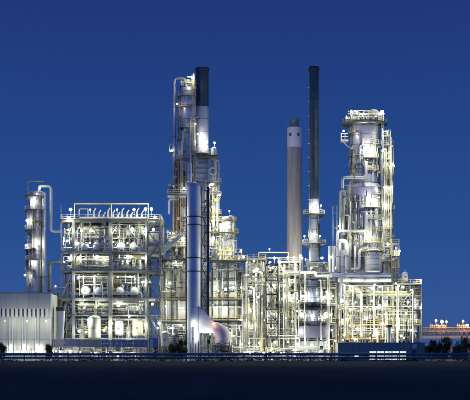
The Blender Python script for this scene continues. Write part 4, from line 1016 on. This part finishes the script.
pipe([(X(367.5, Y), Y - 1, Z(124, Y)), (X(368, Y), Y - 1, Z(112.5, Y)), (X(373, Y), Y - 1, Z(110, Y)), (X(378.5, Y), Y - .5, Z(112, Y)), (X(379, Y), Y - .5, Z(124, Y))], .26, 'white', 'white overhead pipe arching over the crowned column top', n=14, fl=6)
pipe([(X(369.5, Y), Y - 6.4, Z(122, Y)), (X(363.5, 8), 7.5, Z(122, Y))], .1, 'cream', 'short cream line below the crowned top platform')
dress(t, cx, Y, 14.9 * k, Z(184, Y), Z(126, Y), [(Z(134, Y), 170, 240, .5), (Z(146, Y), 285, 345, .7), (Z(172, Y), 262, 345, .6), (Z(180, Y), 180, 240, .5)], [(222, Z(184, Y), Z(158, Y)), (300, Z(159, Y), Z(126, Y)), (262, Z(184, Y), Z(161, Y))], 14, 16, seed=4)
dress(t, cx, Y, 18.1 * k, Z(272, Y), Z(190, Y), [(Z(196, Y), 285, 345, .7), (Z(221, Y), 265, 345, .6), (Z(236, Y), 190, 262, .8), (Z(258, Y), 190, 262, .9), (Z(232, Y), 290, 345, .8)], [(235, Z(258, Y), Z(228, Y)), (300, Z(244, Y), Z(210, Y)), (318, Z(272, Y), Z(245, Y)), (212, Z(227, Y), Z(204, Y))], 22, 22, seed=5)
clutter(X(345, Y), X(385, Y), Y - 4.5, Y + 1, Z(124, Y), Z(113, Y), 46, pal=(0, 0, 2, 4, 3), rmax=.16)
clutter(X(341, 10), X(352, 10), 9.5, 12, Z(272, 10), Z(180, 10), 60, pal=(0, 1, 2, 3, 5), rmax=.2)
clutter(X(382, 10), X(394, 10), 10, 12, Z(262, 10), Z(126, 10), 60, pal=(0, 0, 2, 3, 4), rmax=.14)
# side stair cluster on right (hung platforms)
AL = (338, 322, 306, 290, 276, 262, 248)
t2 = frame('access_tower', 'stair and platform tower at the right foot of the crowned column', 'stair tower', xsY((383.5, 391), 12), [10.5, 13.5], lev(AL, 12), .2, .2, 'galv', decks=tuple(range(1, 8)), rails=tuple(range(1, 8)), railm='yellow', x_over=.2)
lv = lev(AL, 12)
for i in range(len(lv) - 1):
    a, b_ = (X(384.5, 12), X(390, 12)) if i % 2 == 0 else (X(390, 12), X(384.5, 12)); stairs(t2, a, b_, 11.2, lv[i] + .1, lv[i + 1] + .07)
for i, (py, a, b_) in enumerate(((146, 381, 391), (137, 382, 387), (167, 381, 393), (160, 381, 388), (179, 382, 390.5), (196, 382, 392.5), (190, 382, 388), (210, 383, 394), (217, 383, 389), (229, 383, 392), (238, 383, 390))):
    z = Z(py, 12); xa, xb = X(a, 12), X(b_, 12)
    t3 = thing('side_platform', 'railed bracket platform on the right side of the crowned column', 'platform', ((xa + xb) / 2, 12, z), 'side platforms of the crowned column')
    part('deck', MB().box(xa, xb, 10.6, 13.6, z - .18, z).bar((xa, 11, z - 1.6), (xb - .2, 11, z - .15), .14).bar((xa, 13, z - 1.6), (xb - .2, 13, z - .15), .14), 'deck', t3)
    h = MB(); rail(h, [(xa, 10.65, z), (xb - .05, 10.65, z), (xb - .05, 13.5, z), (xa, 13.5, z)], r=.05); part('handrail', h, 'yellow' if i % 2 else 'cream', t3)
    clutter(xa, xb - .2, 11, 13, z + .1, z + 2.2, 8, pal=(0, 0, 2, 3, 5), rmax=.3)
ladder(t2, X(384.5, 12), 10.3, Z(248, 12), Z(150, 12), 'cream')
pipe([(X(382.5, 12), 10.8, Z(262, 12)), (X(382.5, 12), 10.8, Z(136, 12))], .3, 'silver', 'long silver riser up the right edge of the crowned column', n=12, fl=5)
pipe([(X(387, 12), 12.6, Z(250, 12)), (X(387, 12), 12.6, Z(170, 12)), (X(383, 12), 12.6, Z(165, 12))], .16, 'cream', 'thin cream riser through the side platforms of the crowned column', n=10, fl=5)
clutter(X(383, 12), X(391, 12), 10.8, 13.2, Z(300, 12), Z(250, 12), 30, pal=(0, 0, 2, 4, 3, 1), rmax=.25)
single('bracket_platform', MB().box(X(341, 11), X(348.5, 11), 11, 13.5, Z(141, 11), Z(139.5, 11)).box(X(341, 11), X(341.6, 11), 11, 13, Z(139.5, 11), Z(133, 11)).bar((X(341, 11), 11, Z(133.5, 11)), (X(348, 11), 11, Z(133.5, 11)), .18).bar((X(341, 11), 11, Z(136.5, 11)), (X(348, 11), 11, Z(136.5, 11)), .12).bar((X(345, 11), 11, Z(133.5, 11)), (X(345, 11), 11, Z(140, 11)), .14).bar((X(342, 11), 12, Z(140, 11)), (X(350, 11), 12.5, Z(147, 11)), .2), 'cream', 'small cream platform bracketed left of the crowned column top', 'platform')
W_ = [('white pipe stepping from the upper left face of the crowned column', [(342.5, 188), (342.5, 177.5), (366, 177.5), (366, 161)], .38, 'white'),
      ('white pipe stepping along the middle left face of the crowned column', [(337.5, 262), (337.5, 231), (366, 231), (366, 212)], .38, 'silver'),
      ('cream pipe looping at the left shoulder of the crowned column', [(340, 230), (340, 190.5), (344.5, 190.5), (344.5, 205)], .25, 'cream'),
      ('grey pipe with elbow at the left of the crowned column', [(343.2, 231), (343.2, 197), (349, 197)], .35, 'galv'),
      ('fat silver pipe bending over left of the crowned column foot', [(338.5, 272), (338.5, 241), (346.5, 241), (346.5, 300)], .62, 'silver'),
      ('second fat silver pipe rising left of the crowned column foot', [(342.5, 300), (342.5, 250)], .7, 'jacket'),
      ('white pipe hanging on the crowned column lower face', [(351, 269), (359.5, 269), (359.5, 250), (364, 250)], .35, 'white'),
      ('slim white riser on the lower face of the crowned column', [(355, 272), (355, 246)], .28, 'white'),
      ('slim grey riser on the lower face of the crowned column', [(350, 272), (350, 240)], .28, 'galv')]
for l, pth, r_, m_ in W_: pipe([(X(a, 8.5), 8.5, Z(b_, 8.5)) for a, b_ in pth], r_, m_, l, n=14, fl=5)
b = MB()
for px in (333, 337): b.bar((X(px, 10), 10, Z(272, 10)), (X(px, 10), 10, Z(206, 10)), .22)
for py in (206, 213, 228, 240, 252): b.bar((X(333, 10), 10, Z(py, 10)), (X(342, 10), 10, Z(py, 10)), .14)
single('pipe_support_mast', b, 'galv', 'thin two legged pipe support mast left of the crowned column', 'mast')
# lower bulge
t = column('side_drum', 'dome topped blue grey and white vessel on the front of the crowned column', 'pressure vessel', X(373.5, 5), 6, [(7.6 * K(5), Z(271, 5), Z(259, 5), 'white'), (7.6 * K(5), Z(259, 5), Z(251, 5), 'bluegrey')], None, dome=.6, ring='galv', seclen=2)
ringplat(t, X(373.5, 5), 6, 7.6 * K(5), Z(251.5, 5), .9, rm='yellow')
for py, a, b_, m_, r_, l in ((275, 329, 391, 'blue', .5, 'long blue horizontal main crossing before the crowned column'), (280, 338, 391, 'white', .55, 'long white horizontal main below the blue one')):
    pipe([(X(a, 3), 3, Z(py, 3)), (X(b_, 3), 3, Z(py, 3))], r_, m_, l, n=16, fl=4)
pipe([(X(324, 3), 2.6, Z(275.5, 3)), (X(341, 3), 2.6, Z(275.5, 3)), (X(341, 3), 2.6, Z(300, 3))], .35, 'blue', 'blue pipe turning down at the left end of the mains', n=14, fl=6)
Y = 3
L4 = (339, 325, 309, 296, 285)
frame('process_block', 'cream process block under the crowned column behind the blue building', 'process structure', xsY((341, 358, 378, 392), Y), [Y, Y + 3.6], lev(L4, Y), .24, .26, 'galv', decks=(1, 2, 3, 4), rails=(1, 2, 3, 4), railm='yellow', brace=[(1, 4, '\\'), (2, 3, '/')])
bays('the crowned column block', [(341.5, 357.5), (358.5, 377.5), (378.5, 391)], L4, Y, 2, 40, .3)
for a in ((353, 300, 323, 'white', 3.0), (370, 288, 308, 'white', 4.2), (347, 312, 338, 'silver', 2.6), (364, 312, 338, 'cream', 3), (385, 312, 338, 'silver', 3)):
    upright(a[0], a[1], a[2], Y + 2.5, a[4], f'{CN[a[3]]} upright vessel in the block under the crowned column', a[3])
# right end block
Y = 6
frame('process_block', 'cream process block with stepped top at the right end of the plant', 'process structure', xsY((393, 401, 410, 421.5), Y), [Y, Y + 6, Y + 12], lev((340, 325, 309, 296, 284), Y), .24, .24, 'galv', decks=(1, 2, 3, 4, 5), rails=(2, 4, 5), railm='yellow')
bays('the far right block', [(393.5, 400.5), (401.5, 409.5), (410.5, 421)], (340, 325, 309, 296, 284), Y, 1, 34, .3)
frame('pipe_tower', 'slim upper pipe tower right of the crowned column', 'process structure', xsY((391.5, 399), 10), [10, 13], lev((280, 268, 256, 244), 10), .16, .18, 'galv', rails=(2, 3, 4), decks=(2, 3, 4), railm='yellow')
clutter(X(392, 10), X(399, 10), 10, 13, Z(284, 10), Z(244, 10), 40); clutter(X(400, 8), X(408, 8), 8, 12, Z(284, 8), Z(274, 8), 16); clutter(X(411, 8), X(421, 8), 8, 12, Z(284, 8), Z(279, 8), 8)
upright(405, 272, 284, 8, 3.0, 'white vessel on the roof of the right end block', 'white')
for a in ((398, 288, 307), (405, 312, 338), (415, 312, 338), (416, 298, 308)): upright(a[0], a[1], a[2], Y + 2, 2.6, 'white upright vessel in the right end block', 'white')
for px, py in ((351, 112), (363.5, 114), (382, 112)): lamp(px, py, 9.6, 'star bright lamp crowning the right column top', 480, s=1.15)
for px, py in ((343.5, 131), (387, 131.5), (389.5, 152), (391.5, 164.5), (389.5, 188), (387, 205), (387.5, 222.5)): lamp(px, py, 9, 'lamp on a side platform of the crowned column', 260, style='hang', s=.8)
for px, py, pw in ((372.5, 147, 1900), (368, 152, 500), (373.5, 200, 1600), (369.5, 236.5, 1300), (339.5, 226, 400), (372, 263, 300), (388, 244, 400), (347, 243, 200)): lamp(px, py, 6.5, 'wash lamp in front of the crowned column face', pw, style='hang', s=.95)
lamp(399.5, 251, 9, 'star lamp on the slim pipe tower', 380); lamp(420.5, 279.8, 5, 'star lamp at the upper right corner of the right end block', 380); lamp(420.5, 307, 5, 'star lamp at the mid right edge of the right end block', 300)
for px, py in ((372, 288), (380, 287), (356, 289), (396, 283), (403, 287), (398, 296), (411, 290), (350, 286)): lamp(px, py, 1, 'lamp on the upper decks of the right blocks', 420, style='hang', s=.85)
for px, py in ((342, 301), (351, 308.5), (377, 307), (367, 307), (397, 315), (386, 306), (408, 302), (361, 303)): lamp(px, py, 1, 'lamp on the middle decks of the right blocks', 420, style='hang', s=.9)
for px, py in ((347, 319), (367, 319), (399, 322), (406, 313), (414, 317), (376, 333), (392, 330), (411, 330), (358, 328)): lamp(px, py, 1, 'lamp on the lower decks of the right blocks', 380, style='hang', s=.9)
for px, py in ((343, 340), (355, 339), (370, 338), (389, 338), (404, 338)): lamp(px, py, -3, 'lamp just above the blue building roof', 300, style='hang', s=.9)
lamp(382.5, 323.5, 0, 'orange lamp by the mushroom vent', 260, 'o', 'hang')
t2 = thing('mushroom_vent', 'grey vent pipe with mushroom cap behind the blue building', 'vent', (X(389, -4), -4, PG))
part('vent_shaft', MB().cyl(X(389, -4), -4, PG, Z(327, -4), .5, 18), 'bluegrey', t2); part('vent_cap', MB().lathe(X(389, -4), -4, [(.5, Z(327.6, -4)), (1.1, Z(327, -4)), (.9, Z(325, -4)), (.001, Z(324.5, -4))], 18), 'dark', t2)
for px in (342, 350, 358, 371, 379):
    single('pipe_bundle_rail', MB().bar((X(px, -3), -3, Z(344, -3)), (X(px, -3), -3, Z(335, -3)), .3).bar((X(px, -3), -3, Z(337, -3)), (X(px + 6, -3), -3, Z(337, -3)), .2), 'orange', 'orange painted guard rail behind the blue building', 'rail', 'orange rails')

for (a, b_, y0, y1, p0, p1, n_) in ((264, 280, 1, 14, 361, 266, 120), (237, 249, 6, 16, 361, 270, 70), (205, 248, 9, 14, 361, 322, 60), (157, 188, 8, 14, 361, 322, 50), (298, 340, 16, 26, 361, 272, 160), (240, 300, 16, 24, 361, 268, 160),
                                    (338, 392, 7, 9, 361, 284, 130), (392, 422, 8, 18, 361, 284, 90), (47, 62, 2, 14, 361, 290, 50), (336, 343, 4, 12, 361, 270, 24)):
    clutter(X(a, y0), X(b_, y0), y0, y1, max(PG, Z(p0, y0)), Z(p1, y0), n_, pal=(0, 1, 2, 3, 3, 5, 8), rmax=.22); infill(X(a, y0), X(b_, y0), y0, y1, max(PG, Z(p0, y0)), Z(p1, y0), n_ // 2)
for (z0, z1) in lz: clutter(X(62), X(146), .3, 3, z0 + .2, z1 - .4, 16, pal=(0, 1, 2, 3, 4, 5), rmax=.12)
clutter(X(240, -1), X(300, -1), -1, 1.4, Z(352, -1), Z(264, -1), 50, pal=(0, 1, 2, 3, 4, 5, 8), rmax=.14)
clutter(X(338, 1), X(421, 1), 1, 2.8, Z(345, 1), Z(286, 1), 50, pal=(0, 1, 2, 3, 4, 5, 8), rmax=.14)
infill(X(240, -1), X(300, -1), -1, 1.4, Z(352, -1), Z(266, -1), 40); infill(X(338, 1), X(421, 1), 1, 2.8, Z(345, 1), Z(288, 1), 40)
clutter(X(216, 9), X(245, 9), 8.5, 12, Z(262, 9), Z(248, 9), 30, pal=(0, 4, 4, 2, 3), rmax=.16)
for (a, b_) in ((52, 100), (104, 160), (204, 264), (266, 337)):
    infill(X(a, -8), X(b_, -8), -8, -1, PG, Z(347, -8), 34); clutter(X(a, -8), X(b_, -8), -8, -1, PG, Z(346, -8), 30)
# fill lamps added deep in the plant to light its rear and the chimney
for px, py, Y_, pw in ((256, 262, 17, 700), (272, 268, 20, 900), (288, 262, 20, 1200), (302, 258, 20, 1200), (322, 258, 24, 900), (336, 268, 22, 700), (270, 300, 18, 500), (296, 300, 20, 700), (330, 300, 20, 500), (280, 330, 18, 500),
                       (248, 300, 18, 500), (200, 250, 20, 700), (170, 262, 20, 500), (196, 300, 22, 500), (150, 240, 18, 400), (100, 262, 18, 400), (124, 290, 18, 400), (90, 310, 18, 400), (130, 330, 18, 400), (64, 262, 18, 400),
                       (350, 300, 20, 500), (400, 292, 20, 500), (415, 320, 18, 400), (392, 262, 20, 500), (312, 318, 24, 500)):
    lamp(px, py, Y_, 'added fill lamp deeper inside the plant between pipes and frames', pw, style='hang', s=.9, group='added inner fill lamps')

# ================================================================== BLUE BUILDING
Y = -16
x0, x1 = X(338, Y), X(425, Y); zt = Z(343, Y)
t = thing('office_building', 'long low dark blue building with a row of lit windows', 'building', ((x0 + x1) / 2, Y, PG))
part('wall', MB().box(x0 + .05, x1 - .05, Y + .1, Y + 7, PG, zt - .05), 'bldg', t)
part('roof_edge', MB().box(x0 - .15, x1 + .15, Y - .15, Y + 7.2, zt - .05, zt + .14), 'galv', t)
n = 12; w = (x1 - x0) / n
for i in range(n):
    boxpiece('wall_panel', w - .04, .08, zt - Z(350.3, Y) - .06, 'bldg', t, x0 + i * w + .02, Y, Z(350.3, Y))
for i in range(5):
    a = X(369.5 + i * 7.6, Y); ww_ = 6.9 * K(Y)
    f = part('window', MB().box(a - .05, a + ww_ + .05, Y - .02, Y + .08, Z(361, Y) + .25, Z(350.8, Y)), 'white', t)
    for q in range(2):
        wq = ww_ / 2; part('pane', MB().box(a + q * wq + .04, a + (q + 1) * wq - .04, Y - .05, Y - .022, Z(356.3, Y) + .02 , Z(351.2, Y)), 'window', f)
        part('pane', MB().box(a + q * wq + .04, a + (q + 1) * wq - .04, Y - .05, Y - .022, Z(361, Y) + .3, Z(356.3, Y) - .06), 'window', f)
for px in (346, 354.5): part('window', MB().box(X(px, Y), X(px + 4, Y), Y - .03, Y + .02, Z(357.5, Y), Z(354, Y)), 'black' if px < 350 else 'window', t)
b = part('satellite_dish', MB().dome(X(414.5, Y), Z(346.5, Y), Y - .3, .6, .25, 20, axis='y', sgn=-1).bar((X(414.5, Y), Y - .2, Z(346.5, Y)), (X(414.5, Y), Y + .1, Z(346.5, Y)), .15), 'white', t)
part('door', MB().box(X(412, Y), X(416, Y), Y - .05, Y - .01, PG, Z(350.6, Y)), 'black', t)

# ================================================================== PIPE BRIDGE AT RIGHT
Y = 30; xs_ = [X(p, Y) for p in (418, 451, 490)]
t = thing('pipe_bridge', 'pale horizontal pipe bridge leaving the plant at far right', 'pipe bridge', (X(451, Y), Y, PG))
part('lower_girder', MB().box(X(421, Y), X(492, Y), Y, Y + .5, Z(338.5, Y), Z(335.7, Y)), 'white', t); part('upper_girder', MB().box(X(421, Y), X(492, Y), Y, Y + .4, Z(331.5, Y), Z(330.4, Y)), 'white', t)
part('top_girder', MB().box(X(421, Y), X(492, Y), Y + .1, Y + .4, Z(327.8, Y), Z(327, Y)), 'cream', t)
for i in range(15): boxpiece('upright', .2, .3, Z(327.8, Y) - Z(335.7, Y), 'galv', t, X(423 + i * 4.6, Y), Y + .45, Z(335.7, Y))
for px in (451, 470): part('pier', MB().box(X(px, Y) - .5, X(px, Y) + .5, Y + .5, Y + 2, PG, Z(338.5, Y)), 'conc', t)
for i, py in enumerate((333.8, 332.6, 329.5)): pipe([(X(421, Y), Y + 1 + i * .1, Z(py, Y)), (X(492, Y), Y + 1 + i * .1, Z(py, Y))], .26, ('white', 'cream', 'silver')[i], f"{('white', 'cream', 'silver')[i]} pipe lying along the pipe bridge")
for i in range(14):
    px = 431 + i * 1.9 + (10 if i > 8 else 0)
    single('vent_pipe', MB().tube([(X(px, Y), Y + .8, Z(330, Y)), (X(px, Y), Y + .8, Z(323.5 + (i % 3) * .8, Y))], .16, 8).cyl(X(px, Y), Y + .8, Z(326, Y), Z(325, Y), .28, 8), 'white', 'short pale vent standing on the pipe bridge', 'pipe', 'vents on the pipe bridge')
for px, py, s in ((436, 320.5, 1.2), (442, 321.5, 1.1), (446.5, 321.5, 1.1), (463, 321, 1.5), (467.5, 325, 1.1)): lamp(px, py, Y - 1, 'orange lamp above the pipe bridge', 190, 'o', 'tall', s * 1.25)

# ================================================================== FRONT PIPELINE, FENCE
Y = -30
for py, r_, l in ((354.2, .30, 'upper'), (357.6, .24, 'lower')):
    t = thing('pipeline', f'{l} long dark blue pipeline running along the plant front', 'pipeline', (0, Y, Z(py, Y)))
    for i in range(8):
        a, b_ = X(-30 + i * 66, Y), X(-30 + (i + 1) * 66, Y)
        part('pipe_length', MB().tube([(a + .02, Y, Z(py, Y)), (b_ - .02, Y, Z(py, Y))], r_, 14), 'railblue', t)
        part('flange', MB().tube([(b_ - .12, Y, Z(py, Y)), (b_ + .12, Y, Z(py, Y))], r_ * 1.4, 14), 'railblue', t)
for i, px in enumerate(list(range(-20, 490, 22))):
    single('pipe_support', MB().box(X(px, Y) - .12, X(px, Y) + .12, Y + .25, Y + .5, 0, Z(352.6, Y)).box(X(px, Y) - .35, X(px, Y) + .35, Y + .1, Y + .6, -.1, .12), 'railblue', 'dark blue support post of the long front pipeline', 'post', 'pipeline supports')
for px, top in ((52, 318), (110, 342), (190.5, 344), (193, 340), (195.5, 344), (198.5, 342), (406.5, 322), (262, 352), (389, 352), (31, 349)):
    Yp = -33
    t = thing('utility_pole', 'thin pole standing before the long front pipeline', 'pole', (X(px, Yp), Yp, 0))
    part('shaft', MB().tube([(X(px, Yp), Yp, 0), (X(px, Yp), Yp, Z(top, Yp))], .09, 8), 'railblue', t); part('base_plate', MB().cyl(X(px, Yp), Yp, 0, .1, .22, 10), 'galv', t)
    part('cap', MB().cyl(X(px, Yp), Yp, Z(top, Yp), Z(top, Yp) + .12, .14, 8), 'galv', t)

# ================================================================== TREES AND BUSHES
def leafcloud(mb, cx, cy, z0, rx, ry, h, n, s, seed):
    rr = random.Random(seed); cl = [(rr.gauss(0, .5), rr.gauss(0, .5), rr.random(), rr.uniform(.25, .5)) for _ in range(18)]
    for _ in range(n):
        a, b_, c, q = rr.choice(cl); 
        x = cx + (a + rr.gauss(0, q * .5)) * rx * .8; y = cy + (b_ + rr.gauss(0, q * .5)) * ry * .8; z = z0 + h * max(0, min(1.1, c * .85 + .08 + rr.gauss(0, q * .22)))
        if abs(x - cx) > rx * 1.1: continue
        u = Vector((rr.gauss(0, 1), rr.gauss(0, 1), rr.gauss(0, 1))).normalized(); v = u.cross(Vector((rr.random(), rr.random(), rr.random() + .1))).normalized(); e = s * rr.uniform(.6, 1.4)
        p = Vector((x, y, z)); mb._add([p + u * e, p + v * e * .5, p - u * e, p - v * e * .5], [(0, 1, 2, 3)])
def tree(px, top, Y, w, label, seed, group=None):
    x = X(px, Y); h = Z(top, Y); t_ = thing('tree', label, 'tree', (x, Y, 0), group)
    tr = MB(); rr = random.Random(seed)
    tr.tube([(x, Y, 0), (x + .1, Y, h * .35), (x, Y, h * .75)], .14, 8, bend=0)
    for i in range(6):
        a = rr.uniform(0, 6.28); z = h * rr.uniform(.25, .6); tr.tube([(x, Y, z), (x + math.cos(a) * w * .7, Y + math.sin(a) * w * .7, z + h * .25)], .05, 6)
    part('trunk', tr, 'bark', t_)
    c = MB(); leafcloud(c, x, Y, h * .18, w, w, h * .85, 2600, .16, seed); part('crown', c, 'leaf', t_)
tree(431.5, 341, -20, 1.6, 'small dark tree at the right end of the blue building', 1)
tree(444, 338, -20, 2.0, 'dark tree left of the bridge pier', 2)
tree(465, 339, -20, 2.6, 'broad dark tree at the right picture edge under the bridge', 3)
tree(174, 345, -14, 1.6, 'small dark tree left of the blue domed stack foot', 4)
tree(181, 341, -15, 1.9, 'larger dark tree close to the blue domed stack foot', 5)
tree(49, 345, -16, 1.0, 'slim dark shrub at the right corner of the hall', 6)
tree(2, 344, -17, 1.2, 'dark shrub at the left picture edge before the hall', 7)
hd = MB(); rr = random.Random(5)
for i in range(150):
    px = -40 + i * 3.7 + rr.uniform(-1, 1); hh = rr.choice((.5, .7, .9, 1.2)) if rr.random() < .6 else .3
    leafcloud(hd, X(px, -36), -36 + rr.uniform(-1, 1), 0, 1.2, .9, hh, 130, .13, i)
structure('hedge_undergrowth', hd, 'leaf', 'stuff')
dk = MB(); rr = random.Random(12); NX, rowsy = 220, [(-39, 0), (-41, .35), (-43.5, .6), (-46, .55), (-49, .25), (-53, .06), (-58, -.05)]
vs = [(-75 + 150 * i / NX + rr.uniform(-.2, .2), y_ + rr.uniform(-.3, .3), z_ + rr.uniform(-.07, .07)) for y_, z_ in rowsy for i in range(NX + 1)]
dk._add(vs, [((j + 1) * (NX + 1) + i, (j + 1) * (NX + 1) + i + 1, j * (NX + 1) + i + 1, j * (NX + 1) + i) for j in range(6) for i in range(NX)], 0, True)
structure('grass_bank', dk, 'field')
gt = MB()
for i in range(14000):
    y = rr.uniform(-54, -40) if i % 2 else -54 - 160 * rr.random() ** 1.5; x = rr.uniform(-1, 1) * (D + y) * .24; zb = .5 if -49 < y < -42 else 0
    a = rr.uniform(0, 3.14); l = rr.uniform(.08, .3) * (1 if y > -60 else .5); w_ = rr.uniform(.02, .04); q = rr.uniform(-1, 1)
    gt._add([(x - w_ * math.cos(a), y - w_ * math.sin(a), zb - .1), (x + w_ * math.cos(a), y + w_ * math.sin(a), zb - .1), (x + q * l, y - l * .8, zb + l * .6)], [(0, 1, 2)])
structure('grass', gt, 'field', 'stuff')
# low bright yard equipment between plant and pipeline
for i, px in enumerate([56, 62, 72, 84, 92, 100, 122, 128, 141, 222, 236, 250, 258, 268, 276, 290, 296, 304, 316, 324, 332]):
    t_ = thing('pump_skid', 'low pump skid in the yard behind the front pipeline', 'pump', (X(px, -14), -14, PG), 'yard pump skids')
    x = X(px, -14)
    part('base_frame', MB().box(x - .8, x + .8, -14.4, -13.6, PG, PG + .25), 'galv', t_)
    part('motor', MB().cyl(-14, PG + .65, x - .7, x + .05, .32, 14, axis='x'), R.choice(('cream', 'white', 'blue')), t_)
    part('pump_casing', MB().cyl(-14, PG + .65, x + .2, x + .65, .38, 14, axis='x').cyl(x + .42, -14, PG + .9, PG + 1.6, .14, 8), 'cream', t_)

structure('dense_pipework', CL, CLM, 'stuff')
finish_labels()
print('LAMPS', NL[0], 'objects', len(bpy.data.objects), 'clutter faces', len(CL.f))
